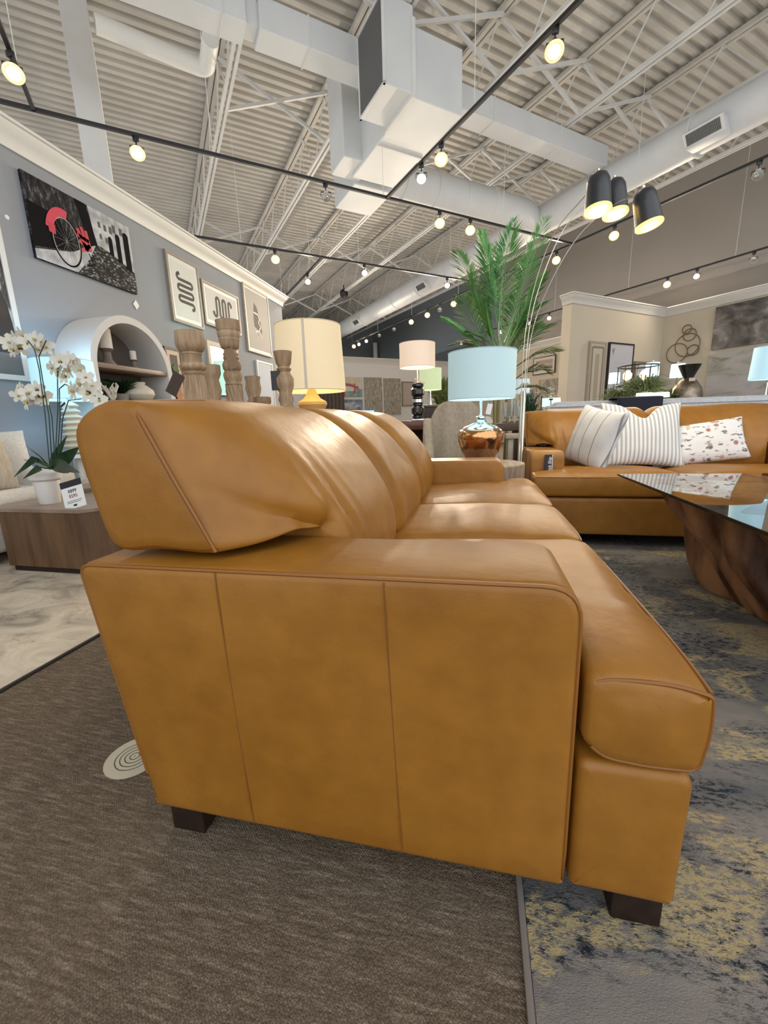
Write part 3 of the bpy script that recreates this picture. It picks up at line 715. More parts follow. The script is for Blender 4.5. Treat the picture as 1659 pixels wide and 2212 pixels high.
# ================================================================ COFFEE TABLE (glass on teak root)
ct = thing('coffee_table', 'glass topped coffee table on a carved teak root base', 'table', (1.52, 2.0, 0))
GZ = 0.545
glass = mat('table glass', (0.80, 0.86, 0.84), 0.01, trans=1.0, spec=0.5); glass.node_tree.nodes['Principled BSDF'].inputs['IOR'].default_value = 1.52
edgeg = mat('dark glass edge', (0.012, 0.018, 0.016), 0.08)
mb = MB(); mb.box((-0.667, -0.86, GZ-0.012), (0.75, 0.795, GZ)); mb.build('glass_top', glass, ct, smooth=False)
mb = MB()
for lo, hi in (((-0.67, -0.863, GZ-0.0125), (-0.667, 0.798, GZ-0.0002)), ((0.75, -0.863, GZ-0.0125), (0.753, 0.798, GZ-0.0002)), ((-0.667, -0.863, GZ-0.0125), (0.75, -0.86, GZ-0.0002)), ((-0.667, 0.795, GZ-0.0125), (0.75, 0.798, GZ-0.0002))): mb.box(lo, hi)
mb.build('glass_edge', edgeg, ct, smooth=False)
ROOT = mat('teak root', (0.075, 0.028, 0.010), 0.55, col2=(0.34, 0.17, 0.08), nscale=7, stretch=(1, 1, 0.3), bump=0.8, bscale=30, detail=8, lo=0.4, hi=0.62)
mb = MB()
def se(a): return (abs(cos(a))**3.4+abs(sin(a))**3.4)**(-1/3.4)
def rootf(u, v):
    a = 2*pi*u; t = v                                   # v 0 bottom .. 1 top
    rx = (0.29+0.30*t)*se(a); ry = (0.53+0.23*t)*se(a)
    fl_ = 0.5*noise.noise(Vector((cos(a)*2.3+3, sin(a)*2.3, t*0.5)))+1.7*abs(noise.noise(Vector((cos(a)*5.0+0.6*t, sin(a)*5.0+9, t*0.7))))-0.42+0.16*noise.noise(Vector((cos(a)*12, sin(a)*12, t*2.6)))
    k = 0.97+0.30*fl_
    tw = 0.35*(1-t)
    return (rx*k*cos(a+tw)-0.03, ry*k*sin(a+tw)+0.0, 0.012+(GZ-0.016)*t-(0.0 if t < 0.99 else 0.0))
mb.grid(rootf, 220, 40, closed_u=True)
tv = [v for v in mb.bm.verts]
cB = mb.v((0, -0.05, 0.012)); cT = mb.v((0, -0.05, GZ-0.03))
nv = 41
for i in range(220):
    a = tv[i*nv]; b_ = tv[((i+1) % 220)*nv]; mb.f((a, cB, b_)); a = tv[i*nv+40]; b_ = tv[((i+1) % 220)*nv+40]; mb.f((a, b_, cT))
mb.build('root_base', ROOT, ct, ang=60)
for k, (x, y, z, r_, h_) in enumerate([(-0.40, -0.38, 0.36, 0.07, 0.09), (-0.33, -0.55, 0.17, 0.06, 0.13)]):
    mb = MB(); pr = [(r_*sin(pi*q/12)*(1+0.0*q), h_*(-cos(pi*q/12))) for q in range(13)]
    mb.lathe(pr, 22); 
    for v in mb.bm.verts: v.co += noise.noise_vector(v.co*16+Vector((k, k, 0)))*0.035
    mb.build('root_knot', mat('pale teak knot', (0.28, 0.12, 0.05), 0.55, col2=(0.42, 0.21, 0.10), nscale=9), ct, loc=(x, y, z))

# ================================================================ PILLOWS
def pillow(name, label, w_, h_, th, m, loc, rot, notch=0.0, ear=0.07, group=None, seam=None):
    mb = MB()
    def side(s_):
        def fn(u, v):
            x = 2*u-1; z = 2*v-1
            e = (1-x*x)*(1-z*z); t = th/2*(max(0, e)**0.42)
            X = x*w_/2*(1-ear*(1-z*z)**1.0*abs(x)); Z = z*h_/2*(1-ear*(1-x*x)*abs(z))
            if notch and z > 0: Z -= notch*z**2*math.exp(-(x/0.32)**2)
            return (X, s_*t+0.006*noise.noise(Vector((x*2, z*2, s_)))*(e > 0.01), Z+h_/2)
        return fn
    mb.grid(side(1), 34, 34); mb.grid(side(-1), 34, 34)
    bmesh.ops.remove_doubles(mb.bm, verts=mb.bm.verts, dist=1e-4)
    return mb.build(name, m, None, loc, rot, ang=180, label=label, cat='pillow', group=group)
def stripe_mat(name, c0, c1, freq, duty, c2=None):
    m, N, L, b = blank(name, 0.9); v = mapn(N, L)
    sx = N.new('ShaderNodeSeparateXYZ'); L.new(v, sx.inputs[0])
    mu = N.new('ShaderNodeMath'); mu.operation = 'MULTIPLY'; mu.inputs[1].default_value = freq; L.new(sx.outputs[0], mu.inputs[0])
    fr = N.new('ShaderNodeMath'); fr.operation = 'FRACT'; L.new(mu.outputs[0], fr.inputs[0])
    r = ramp(N, L, fr.outputs[0], [(0.0, c1), (duty, c1), (duty+0.06, c0), (0.96, c0)])
    L.new(r, b.inputs['Base Color']); bumpn(N, L, b, noise_n(N, L, v, 180, 2), 0.3, 0.004); return m
pm1 = stripe_mat('white linen with thin grey lines', (0.64, 0.62, 0.60), (0.22, 0.22, 0.23), 9.5, 0.03)
pm2 = stripe_mat('white and grey ticking stripe', (0.72, 0.71, 0.69), (0.42, 0.41, 0.39), 34, 0.42)
pm3, N, L, b = blank('white floral fabric', 0.9); v = mapn(N, L)
vo = N.new('ShaderNodeTexVoronoi'); vo.inputs['Scale'].default_value = 17; L.new(v, vo.inputs[0])
f1 = ramp(N, L, vo.outputs['Distance'], [(0.24, (1, 1, 1)), (0.36, (0, 0, 0))])
vc = ramp(N, L, vo.outputs['Color'], [(0.30, (0.42, 0.18, 0.17)), (0.5, (0.60, 0.42, 0.30)), (0.62, (0.15, 0.12, 0.14)), (0.8, (0.62, 0.50, 0.38))])
g_ = ramp(N, L, noise_n(N, L, v, 7, 2), [(0.40, (0, 0, 0)), (0.44, (1, 1, 1))])
mu = N.new('ShaderNodeMath'); mu.operation = 'MULTIPLY'; L.new(f1, mu.inputs[0]); L.new(g_, mu.inputs[1])
c1_ = mixc(N, L, mu.outputs[0], (0.76, 0.74, 0.71), vc)
d_ = ramp(N, L, noise_n(N, L, mapn(N, L, (1, 1, 2.2), (0, 0.5, 0)), 21, 2), [(0.61, (0, 0, 0)), (0.64, (1, 1, 1))])
L.new(mixc(N, L, d_, c1_, (0.20, 0.17, 0.16)), b.inputs['Base Color'])
pillow('throw_pillow', 'floral throw pillow in white with pink blooms, right on the loveseat', 0.66, 0.33, 0.15, pm3, (1.66, 3.60, 0.515), (R(-22), R(-8), R(-3)), ear=0.05, group='pillows on the loveseat')
pillow('throw_pillow', 'large grey and white ticking stripe pillow with chopped top, middle of loveseat', 0.60, 0.53, 0.17, pm2, (1.235, 3.50, 0.500), (R(-22), R(2), R(4)), notch=0.13, ear=0.10, group='pillows on the loveseat')
pillow('throw_pillow', 'white pillow with a few thin grey lines, leaning at the loveseat left arm', 0.46, 0.46, 0.19, pm1, (0.79, 3.44, 0.515), (R(-14), R(10), R(-66)), ear=0.08, group='pillows on the loveseat')

# ================================================================ PICTURES
class Plane:
    """a vertical wall plane; local u to the right as seen from the room, z up, origin on the wall"""
    def __init__(s, n, c): s.n = Vector(n); s.c = c; s.o = s.n*c; s.u = Vector((-s.n.y, s.n.x, 0)); s.rz = math.atan2(s.n.x, -s.n.y)
    def rect(s, q):
        P = [onp(x, y, s.n, s.c) for x, y in q]; u = [p.dot(s.u) for p in P]; z = [p.z for p in P]
        u0 = (u[0]+u[3])/2; u1 = (u[1]+u[2])/2; z1 = (z[0]+z[1])/2; z0 = (z[2]+z[3])/2
        return s.o+s.u*((u0+u1)/2)+Vector((0, 0, (z0+z1)/2)), abs(u1-u0), abs(z1-z0)
PL = Plane((1, 0, 0), WX); PBAY = Plane(-BA, -RA); PSTUB = Plane(-BB, -SB); PFAR = Plane(-BB, -FB)
CREAMF = mat('pale wood frame', (0.42, 0.34, 0.26), 0.5, col2=(0.50, 0.42, 0.33), nscale=8, stretch=(1, 1, 6))
TAUPEF = mat('taupe frame', (0.24, 0.20, 0.16), 0.5, col2=(0.30, 0.25, 0.20), nscale=9)
BLACKF = mat('black frame', (0.02, 0.02, 0.02), 0.35)
WHITEF = mat('white frame', (0.72, 0.72, 0.70), 0.4)
PAPER = mat('mat board', (0.70, 0.69, 0.66), 0.8)
def picture(name, label, pl, q, fm, fw, pm, dep=0.035, matw=0.0, tilt=0, matm=None, group=None, off=0.002, art=None, cat='picture'):
    c, w_, h_ = pl.rect(q)
    root = thing(name, label, cat, c+pl.n*(off+dep), 0, group); root.rotation_euler = (0, 0, pl.rz)
    d0 = 0; W2, H2 = w_/2, h_/2
    if fw > 0:
        mb = MB()
        for lo, hi in (((-W2, 0, H2-fw), (W2, dep, H2)), ((-W2, 0, -H2), (W2, dep, -H2+fw)), ((-W2, 0, -H2+fw), (-W2+fw, dep, H2-fw)), ((W2-fw, 0, -H2+fw), (W2, dep, H2-fw))): mb.box(lo, hi)
        mb.build('frame', fm, root, smooth=False); y_ = 0.010
    else: y_ = 0.0
    iw, ih = W2-fw, H2-fw
    mb = MB(); mb.box((-iw, y_, -ih), (iw, dep-0.002, ih)); pr = mb.build('mat_board' if matw else 'print', (matm or PAPER) if matw else pm, root, smooth=False)
    if matw:
        mb = MB(); mb.box((-iw+matw, y_-0.002, -ih+matw), (iw-matw, y_, ih-matw)); pr = mb.build('print', pm, root, smooth=False); y_ -= 0.002
    if art: art(root, iw-matw, ih-matw, y_-0.001)
    return root
def flat(parent, name, pts, y, m):
    mb = MB(); mb.poly([(x, y, z) for x, z in pts], 0.0006); return mb.build(name, m, parent, smooth=False)
def band(pts, wd):
    L_, R_ = [], []; n = len(pts)
    for i, p in enumerate(pts):
        a = Vector(pts[max(0, i-1)]); b = Vector(pts[min(n-1, i+1)]); d = (b-a).normalized(); nn = Vector((-d.y, d.x))*wd/2
        L_.append((p[0]+nn.x, p[1]+nn.y)); R_.append((p[0]-nn.x, p[1]-nn.y))
    return L_, R_
def ribbon(parent, name, pts, wd, y, m):
    L_, R_ = band(pts, wd); mb = MB(); n = len(pts)
    a = [mb.v((x, y, z)) for x, z in L_]; b = [mb.v((x, y, z)) for x, z in R_]
    for i in range(n-1): mb.f((a[i], a[i+1], b[i+1], b[i]))
    return mb.build(name, m, parent, smooth=False)
INK = mat('charcoal ink', (0.035, 0.032, 0.03), 0.7)
def snake(horizontal, n=4):
    def art(root, W2, H2, y):
        A, B = (H2, W2) if not horizontal else (W2, H2)
        a = A*0.60; b = B*0.62; r = a/n; pts = []
        k = 2*n
        for i in range(n*2):
            u0 = -a+i*(a/n); s_ = 1 if i % 2 else -1
            for q in range(9):
                t = pi*q/8; pts.append((u0+(r/2)*(1-cos(t)), s_*(b-r*0.5)+s_*sin(t)*r*0.5))
        if horizontal: P = [(x, z) for x, z in pts]
        else: P = [(z, -x) for x, z in pts]
        ribbon(root, 'ribbon_line', P, r*0.58, y, INK)
        for e in (P[0], P[-1]):
            sx = (0, 1) if horizontal else (1, 0)
            sg = 1 if e is P[0] else -1
            c = (e[0]+sx[0]*0.0, e[1]) if horizontal else (e[0], e[1])
            flat(root, 'dot', [(c[0]+r*0.34*cos(2*pi*k_/14), c[1]+r*0.34*sin(2*pi*k_/14)) for k_ in range(14)], y-0.001, INK)
    return art
picture('framed_print', 'tall framed print of a winding charcoal ribbon, left of the framed group', PL, [(350, 540), (424, 574), (437, 716), (372, 690)], TAUPEF, 0.035, PAPER, matw=0.05, art=snake(False, 3), matm=WHITEF, group='framed prints on the left wall')
picture('framed_print', 'wide framed print of a winding charcoal ribbon with dots, second in the group', PL, [(430, 605), (511, 640), (518, 724), (441, 702)], TAUPEF, 0.035, PAPER, matw=0.05, art=snake(True, 3), matm=WHITEF, group='framed prints on the left wall')
def scribble(root, W2, H2, y):
    random.seed(3)
    flat(root, 'dark_shape', [(-0.42*W2, 0.15*H2), (-0.3*W2, 0.62*H2), (-0.05*W2, 0.5*H2), (0.18*W2, 0.05*H2), (0.3*W2, -0.35*H2), (-0.1*W2, -0.28*H2), (-0.4*W2, -0.2*H2)], y, mat('grey wash', (0.16, 0.14, 0.12), 0.8))
    lt = mat('white line', (0.75, 0.74, 0.7), 0.7)
    ribbon(root, 'white_line', [(-0.4*W2, 0.28*H2), (0.0, 0.26*H2), (0.12*W2, 0.1*H2), (0.0, -0.02*H2), (0.18*W2, -0.15*H2), (0.02*W2, -0.3*H2)], 0.03, y-0.001, lt)
    ribbon(root, 'white_line', [(-0.35*W2, -0.38*H2), (-0.05*W2, -0.32*H2), (0.35*W2, -0.42*H2), (-0.15*W2, -0.44*H2), (0.3*W2, -0.5*H2)], 0.025, y-0.001, lt)
picture('framed_print', 'framed abstract print of a dark shape crossed by white scribbles, near the wall end', PL, [(520, 612), (576, 638), (584, 774), (534, 756)], CREAMF, 0.035, mat('warm grey paper', (0.50, 0.47, 0.44), 0.8), matw=0.03, art=scribble, matm=WHITEF, group='framed prints on the left wall')
def floral(root, W2, H2, y):
    random.seed(9); cols = [(0.45, 0.10, 0.07), (0.62, 0.42, 0.36), (0.10, 0.16, 0.06), (0.55, 0.25, 0.12)]
    for k in range(12):
        c = (random.uniform(-0.5, 0.3)*W2, random.uniform(-0.7, 0.6)*H2); r_ = random.uniform(0.03, 0.07)
        flat(root, 'bloom', [(c[0]+r_*(1+0.3*sin(5*t/3))*cos(2*pi*t/12), c[1]+r_*(1+0.3*cos(4*t))*sin(2*pi*t/12)) for t in range(12)], y-0.0007*(k+1), mat('bloom', cols[k % 4], 0.8))
picture('framed_print', 'black framed dark floral print low on the wall, right of the arched bookcase', PL, [(354, 745), (391, 760), (400, 900), (366, 905)], BLACKF, 0.03, mat('dark umber print', (0.05, 0.035, 0.035), 0.6), matw=0.06, matm=mat('peach mat board', (0.70, 0.52, 0.40), 0.8), art=floral)
picture('framed_mirror', 'pale wide frame with a warm reflection coloured in, behind the carved wooden pillars', PL, [(442, 733), (510, 755), (520, 860), (455, 850)], CREAMF, 0.06, mat('cream mirror reflection', (0.75, 0.68, 0.56), 0.25, metal=0.6), cat='mirror')  # warm reflection is put into the panel colour as cream
picture('framed_print', 'white framed pale blue print low near the left wall end', PL, [(553, 778), (586, 787), (592, 880), (558, 880)], WHITEF, 0.03, mat('pale blue print', (0.52, 0.56, 0.66), 0.7), matw=0.03)
# big dark framed picture at the left edge
fmx, N, L, b = blank('misty mountain print', 0.6); v = mapn(N, L, (1, 1, 1))
c_ = ramp(N, L, noise_n(N, L, mapn(N, L, (2.0, 1, 0.8)), 2.1, 6, 0.7, 1.5), [(0.35, (0.03, 0.03, 0.032)), (0.5, (0.12, 0.115, 0.11)), (0.6, (0.55, 0.53, 0.50))]); L.new(c_, b.inputs['Base Color'])
def mount(root, W2, H2, y):
    flat(root, 'dark_ridge', [(-W2, -0.72*H2), (W2, -0.72*H2), (W2, -0.55*H2), (0.88*W2, -0.1*H2), (0.7*W2, 0.12*H2), (0.3*W2, -0.3*H2), (-W2, -0.5*H2)], y, mat('dark umber ridge', (0.03, 0.022, 0.02), 0.6))
    flat(root, 'water', [(-W2, -H2), (W2, -H2), (W2, -0.72*H2), (-W2, -0.72*H2)], y, mat('grey water', (0.14, 0.15, 0.16), 0.5))
picture('framed_picture', 'large white framed dark landscape cut off by the left edge of the view', PL, [(-160, 350), (0, 497), (56, 822), (-120, 812)], WHITEF, 0.045, fmx, matw=0.0, art=mount)
# bicycle canvas
bm_, N, L, b = blank('cobbled street photograph', 0.55)
tc = mapn(N, L, (1, 1, 1)); st_ = ramp(N, L, noise_n(N, L, mapn(N, L, (9, 1, 3.5), (0, R(35), 0)), 3.0, 7, 0.75), [(0.40, (0.006, 0.006, 0.007)), (0.53, (0.03, 0.03, 0.033)), (0.68, (0.22, 0.22, 0.24))]); L.new(st_, b.inputs['Base Color'])
cob, N, L, b = blank('cobbles', 0.55); vo = N.new('ShaderNodeTexVoronoi'); vo.inputs['Scale'].default_value = 26; L.new(mapn(N, L, (1, 1, 2.0), (0, R(12), 0)), vo.inputs[0])
k1 = ramp(N, L, vo.outputs[0], [(0.1, (0.55, 0.55, 0.58)), (0.5, (0.02, 0.02, 0.022))]); k2 = ramp(N, L, noise_n(N, L, mapn(N, L), 6, 5, 0.7), [(0.4, (0.15, 0.15, 0.15)), (0.6, (1, 1, 1))])
mm = N.new('ShaderNodeMix'); mm.data_type = 'RGBA'; mm.blend_type = 'MULTIPLY'; mm.inputs[0].default_value = 1; L.new(k1, mm.inputs[6]); L.new(k2, mm.inputs[7]); L.new(mm.outputs[2], b.inputs['Base Color'])
def bike(root, W2, H2, y):
    LG = mat('pale facade', (0.58, 0.59, 0.62), 0.6, col2=(0.30, 0.31, 0.33), nscale=9); DK = mat('photo black', (0.006, 0.006, 0.008), 0.8, spec=0.1); RED = mat('bicycle red', (0.52, 0.012, 0.04), 0.45); PINK = mat('bicycle rack red', (0.62, 0.03, 0.08), 0.45)
    P = lambda l: [(W2*a, H2*b_) for a, b_ in l]
    flat(root, 'dark_wall', P([(-1, -0.72), (-1, 0.35), (-0.55, 0.30), (-0.35, -0.1), (-0.30, -0.45)]), y, DK)
    flat(root, 'street', P([(-0.30, -1), (0.05, -0.15), (0.28, 0.0), (1, -0.45), (1, -1)]), y-0.0007, cob)
    flat(root, 'kerb', P([(-1, -1), (-1, -0.78), (-0.35, -0.50), (0.12, -0.06), (0.16, -0.02), (-0.02, -0.5), (-0.30, -1)]), y-0.0014, LG)
    flat(root, 'facade', P([(0.18, 0.0), (0.10, 1), (0.32, 1), (1, 1), (1, -0.35), (0.45, -0.05)]), y-0.0007, LG)
    flat(root, 'dark_gap', P([(-0.14, 1), (0.06, 1), (0.20, -0.02), (0.05, -0.1)]), y-0.0014, DK)
    for k, (a, b_, w_, h_) in enumerate([(0.30, 0.62, .05, .16), (0.42, 0.60, .05, .17), (0.54, 0.62, .06, .2), (0.30, 0.30, .045, .14), (0.42, 0.26, .05, .15), (0.62, 0.70, .07, .22), (0.78, 0.72, .07, .2)]):
        flat(root, 'window_dark', P([(a-w_/2, b_-h_/2), (a+w_/2, b_-h_/2), (a+w_/2, b_+h_/2), (a-w_/2, b_+h_/2)]), y-0.0021, mat('facade shadow', (0.06, 0.06, 0.065), 0.6))
    for a, w_, z0, z1 in ((0.50, .09, -0.08, 0.32), (0.68, .10, -0.2, 0.50), (0.88, .13, -0.34, 0.66)):
        flat(root, 'archway', P([(a-w_/2, z0), (a+w_/2, z0-0.03)]+[(a+w_/2*cos(pi*q/8), z1+0.10*sin(pi*q/8)) for q in range(9)]), y-0.0021, DK)
    cx, cz, rx, rz = -0.42, -0.28, 0.25, 0.62
    for nm, f, wd, m_ in (('tyre', 1.0, 0.016, DK), ('rim', 0.93, 0.008, mat('rim grey', (0.45, 0.44, 0.42), 0.3)), ):
        ribbon(root, nm, [(W2*(cx+rx*f*cos(2*pi*q/48)), H2*(cz+rz*f*sin(2*pi*q/48))) for q in range(49)], wd, y-0.003, m_)
    for q in range(14): ribbon(root, 'spoke', [(W2*cx, H2*cz), (W2*(cx+rx*.92*cos(2*pi*q/14)), H2*(cz+rz*.92*sin(2*pi*q/14)))], 0.0022, y-0.0028, mat('spoke grey', (0.2, 0.2, 0.2), 0.4))
    ribbon(root, 'mudguard', [(W2*(cx+rx*1.12*cos(t)), H2*(cz+rz*1.14*sin(t))) for t in [R(75+9*q) for q in range(11)]], 0.075, y-0.0036, PINK)
    flat(root, 'rear_light', P([(-0.71, -0.20), (-0.60, -0.22), (-0.59, 0.02), (-0.71, 0.05)]), y-0.004, RED)
    for pts in ([(-0.18, 0.22), (-0.04, -0.32)], [(-0.10, 0.30), (-0.02, -0.30)], [(-0.20, 0.05), (0.02, -0.02)], [(-0.18, -0.10), (0.0, -0.22)], [(-0.02, 0.25), (0.03, -0.28)], [(-0.15, -0.35), (0.03, -0.12)]):
        ribbon(root, 'frame_tube', P(pts), 0.035, y-0.0036, RED)
    ribbon(root, 'stand', P([(-0.02, -0.35), (0.06, -0.62), (-0.1, -0.72)]), 0.012, y-0.003, DK)
picture('canvas_print', 'black and white street canvas with a bright red bicycle', PL, [(38, 368), (273, 492), (291, 637), (72, 555)], None, 0, bm_, dep=0.03, art=bike)
c, w_, h_ = PL.rect([(286, 650), (300, 655), (300, 667), (286, 662)])
mb = MB(); mb.poly([(-0.045, 0, 0), (0, 0, -0.055), (0.045, 0, 0), (0, 0, 0.055)], 0.004); mb.build('price_card', WHITE, None, c+Vector((0.005, 0, 0)), (0, 0, PL.rz), smooth=False, label='small white diamond shaped card on the wall under the bicycle canvas', cat='card')
c = PL.rect([(12, 466), (18, 468), (18, 472), (12, 470)])[0]
mb = MB(); mb.lathe([(0.02, 0), (0.016, 0.006), (0, 0.008)], 12); mb.build('wall_hook', WHITE, None, c, (0, pi/2, 0), label='tiny white hook on the wall left of the bicycle canvas', cat='hook')
# far wall art
def stuccom(n, c0, c1, sc):
    m, N, L, b = blank(n, 0.8); L.new(ramp(N, L, noise_n(N, L, mapn(N, L, (2.2, 1, 1), (0, R(25), 0)), sc, 6, 0.75, 1.0), [(0.38, c0), (0.62, c1)]), b.inputs['Base Color']); return m
PANEL = stuccom('mottled gold grey panel', (0.22, 0.20, 0.16), (0.52, 0.48, 0.40), 7)
def bridge(root, W2, H2, y):
    RD_ = mat('bridge red', (0.60, 0.06, 0.04), 0.6); P = lambda l: [(W2*a, H2*b_) for a, b_ in l]
    flat(root, 'warm_sky', P([(-1, 0.1), (1, -0.1), (1, 1), (-1, 1)]), y, mat('warm sky paint', (0.70, 0.55, 0.32), 0.7, col2=(0.70, 0.66, 0.55), nscale=3))
    flat(root, 'hills', P([(-1, -1), (1, -1), (1, -0.25), (0.6, -0.1), (0.3, -0.4), (-1, -0.5)]), y-0.001, mat('green water paint', (0.16, 0.26, 0.22), 0.7, col2=(0.36, 0.44, 0.42), nscale=6))
    for a, b0_, b1_, w_ in ((-0.35, -1, 0.95, 0.11), (-0.62, -1, 0.2, 0.09), (0.42, -0.6, 0.35, 0.10)): flat(root, 'tower', P([(a-w_/2, b0_), (a+w_/2, b0_), (a+w_/2, b1_), (a-w_/2, b1_)]), y-0.002, RD_)
    ribbon(root, 'deck_line', P([(-1, -0.1), (-0.3, 0.25), (0.1, 0.2), (0.7, -0.1)]), 0.1, y-0.003, mat('bridge shadow red', (0.42, 0.12, 0.12), 0.6))
    for a in (-0.5,): 
        for z_ in (-0.8, -0.5, -0.2): ribbon(root, 'cross_brace', P([(-0.62, z_), (-0.35, z_+0.25)]), 0.05, y-0.003, RD_); ribbon(root, 'cross_brace', P([(-0.35, z_), (-0.62, z_+0.25)]), 0.05, y-0.003, RD_)
picture('canvas_painting', 'small painting of a red bridge on the far wall beside the warm lampshade', PFAR, [(722, 814), (781, 815), (782, 858), (722, 857)], None, 0, PAPER, art=bridge, dep=0.05)
def clouds(root, W2, H2, y):
    P = lambda l: [(W2*a, H2*b_) for a, b_ in l]
    flat(root, 'white_cloud', [(W2*(0.05+0.75*cos(2*pi*q/16)*(1+0.15*sin(3*q))), H2*(0.1+0.5*sin(2*pi*q/16)*(1+0.2*cos(2*q)))) for q in range(16)], y, mat('cloud white', (0.62, 0.63, 0.64), 0.8, col2=(0.30, 0.33, 0.38), nscale=7))
picture('canvas_painting', 'cloudscape painting hung directly below the red bridge painting', PFAR, [(722, 863), (782, 863), (783, 892), (722, 892)], None, 0, stuccom('blue grey sky paint', (0.12, 0.16, 0.24), (0.32, 0.36, 0.44), 3), art=clouds, dep=0.05)
picture('wall_panel', 'mottled grey gold panel, left one of the pair on the far wall', PFAR, [(786, 815), (823, 816), (826, 894), (788, 894)], None, 0, PANEL, group='mottled panels on the far wall', cat='wall art', dep=0.05)
picture('wall_panel', 'mottled grey gold panel, right one of the pair on the far wall', PFAR, [(828, 817), (863, 818), (866, 896), (830, 896)], None, 0, PANEL, group='mottled panels on the far wall', cat='wall art', dep=0.05)
picture('framed_print', 'plain pinkish grey framed print on the far wall behind the black lamp', PFAR, [(867, 824), (892, 825), (893, 878), (868, 877)], TAUPEF, 0.05, mat('pinkish paper', (0.50, 0.42, 0.37), 0.8), dep=0.05)
picture('framed_print', 'cream framed print right of the black lamp on the far wall', PFAR, [(946, 826), (975, 828), (975, 880), (946, 878)], CREAMF, 0.05, stuccom('grey brown print', (0.16, 0.14, 0.12), (0.4, 0.37, 0.33), 4), dep=0.05)
# dark drapes on far wall
mb = MB()
mb.grid(lambda u, v: (-0.75+1.5*u, -0.05+0.05*sin(u*60), 2.35*v), 90, 2)
c = PFAR.rect([(690, 835), (712, 835), (712, 870), (690, 870)])[0]
mb.build('drape', mat('brown drape', (0.16, 0.12, 0.10), 0.9), None, (c.x-PFAR.n.x*-0.06, c.y+PFAR.n.y*0.06, 0.0), (0, 0, PFAR.rz), label='brown pleated drape on the far wall, seen under the warm lampshade', cat='curtain')
# right far wall
def dune(root, W2, H2, y):
    P = lambda l: [(W2*a, H2*b_) for a, b_ in l]
    flat(root, 'grass_line', P([(-1, -0.55), (-0.6, -0.35), (-0.2, -0.15), (0.1, -0.3), (0.5, -0.05), (1, -0.2), (1, -0.6), (-1, -0.85)]), y, mat('dark dune grass', (0.10, 0.075, 0.055), 0.8, col2=(0.25, 0.2, 0.15), nscale=18))
picture('framed_print', 'framed sepia dune photograph between the palm and the cream wall end', PBAY, [(1153, 776), (1202, 764), (1200, 803), (1152, 813)], BLACKF, 0.03, mat('sepia sky', (0.48, 0.36, 0.27), 0.8, col2=(0.55, 0.44, 0.34), nscale=2), matw=0.08, art=dune)
VEIN = stuccom('pale marbled canvas', (0.22, 0.20, 0.18), (0.60, 0.55, 0.47), 1.6)
picture('canvas_print', 'large pale marbled canvas just left of the cream wall end', PBAY, [(1165, 822), (1228, 812), (1224, 885), (1163, 890)], CREAMF, 0.03, VEIN, group='pale canvases by the palm')
picture('canvas_print', 'pale marbled canvas with thin wood frame, right behind the arc lamp pole', PBAY, [(1122, 835), (1159, 829), (1158, 900), (1122, 900)], CREAMF, 0.03, VEIN, group='pale canvases by the palm')
# wall clock
c = onp(1243, 773, -BA, -RA)
t_ = thing('wall_clock', 'dark round wall clock half hidden by the cream wall end', 'clock', c-BA*0.01, 0); t_.rotation_euler = (0, 0, PBAY.rz)
mb = MB(); mb.tube([(0.42*cos(2*pi*q/40), -0.02, 0.42*sin(2*pi*q/40)) for q in range(40)], 0.022, 8, closed=True); mb.build('rim', BLACKF, t_)
mb = MB(); mb.tube([(0.30*cos(2*pi*q/40), -0.02, 0.30*sin(2*pi*q/40)) for q in range(40)], 0.01, 6, closed=True); mb.build('inner_ring', BLACKF, t_)
for q in range(12):
    a = 2*pi*q/12; mb = MB(); mb.bar((0.31*cos(a), -0.02, 0.31*sin(a)), (0.41*cos(a), -0.02, 0.41*sin(a)), 0.02, 0.012); mb.build('hour_mark', BLACKF, t_, smooth=False)
mb = MB(); mb.bar((0, -0.025, 0), (0.2, -0.025, 0.1), 0.015); mb.bar((0, -0.025, 0), (-0.05, -0.025, 0.26), 0.012); mb.build('hands', BLACKF, t_, smooth=False)
# cream bay art
def tallart(root, W2, H2, y):
    G = mat('grey tan band', (0.28, 0.23, 0.17), 0.7); G2 = mat('sand panel', (0.44, 0.38, 0.29), 0.8)
    for f, wd in ((0.78, 0.05),):
        P = [(-W2*f, -H2*0.98), (-W2*f, H2*0.9), (W2*f, H2*0.9), (W2*f, -H2*0.98)]
        for a, b_ in zip(P, P[1:]): ribbon(root, 'inner_band', [a, b_], wd, y, G)
    flat(root, 'centre_panel', [(-W2*0.28, -H2), (W2*0.28, -H2), (W2*0.28, H2*0.72), (-W2*0.28, H2*0.72)], y, G2)
picture('framed_art', 'tall narrow beige framed panel leaning on the cream stub wall', PSTUB, [(1268, 735), (1302, 741), (1297, 905), (1262, 905)], CREAMF, 0.045, mat('ivory panel', (0.60, 0.54, 0.43), 0.7), art=tallart, dep=0.06, matw=0.0)
def bwart(root, W2, H2, y):
    flat(root, 'grey_mark', [(-0.85*W2, 0.85*H2), (-0.6*W2, 0.9*H2), (-0.7*W2, 0.7*H2)], y, mat('grey mark', (0.3, 0.27, 0.27), 0.7))
    for k in range(9): ribbon(root, 'faint_line', [(-0.45*W2, (0.5-0.11*k)*H2), (0.35*W2, (0.5-0.11*k)*H2)], 0.006, y, mat('faint grey line', (0.48, 0.47, 0.50), 0.7))
picture('framed_print', 'tall black framed white print beside the beige panel on the cream wall', PSTUB, [(1311, 738), (1363, 745), (1356, 905), (1303, 905)], BLACKF, 0.035, mat('lavender white paper', (0.60, 0.59, 0.64), 0.6), art=bwart, dep=0.05)
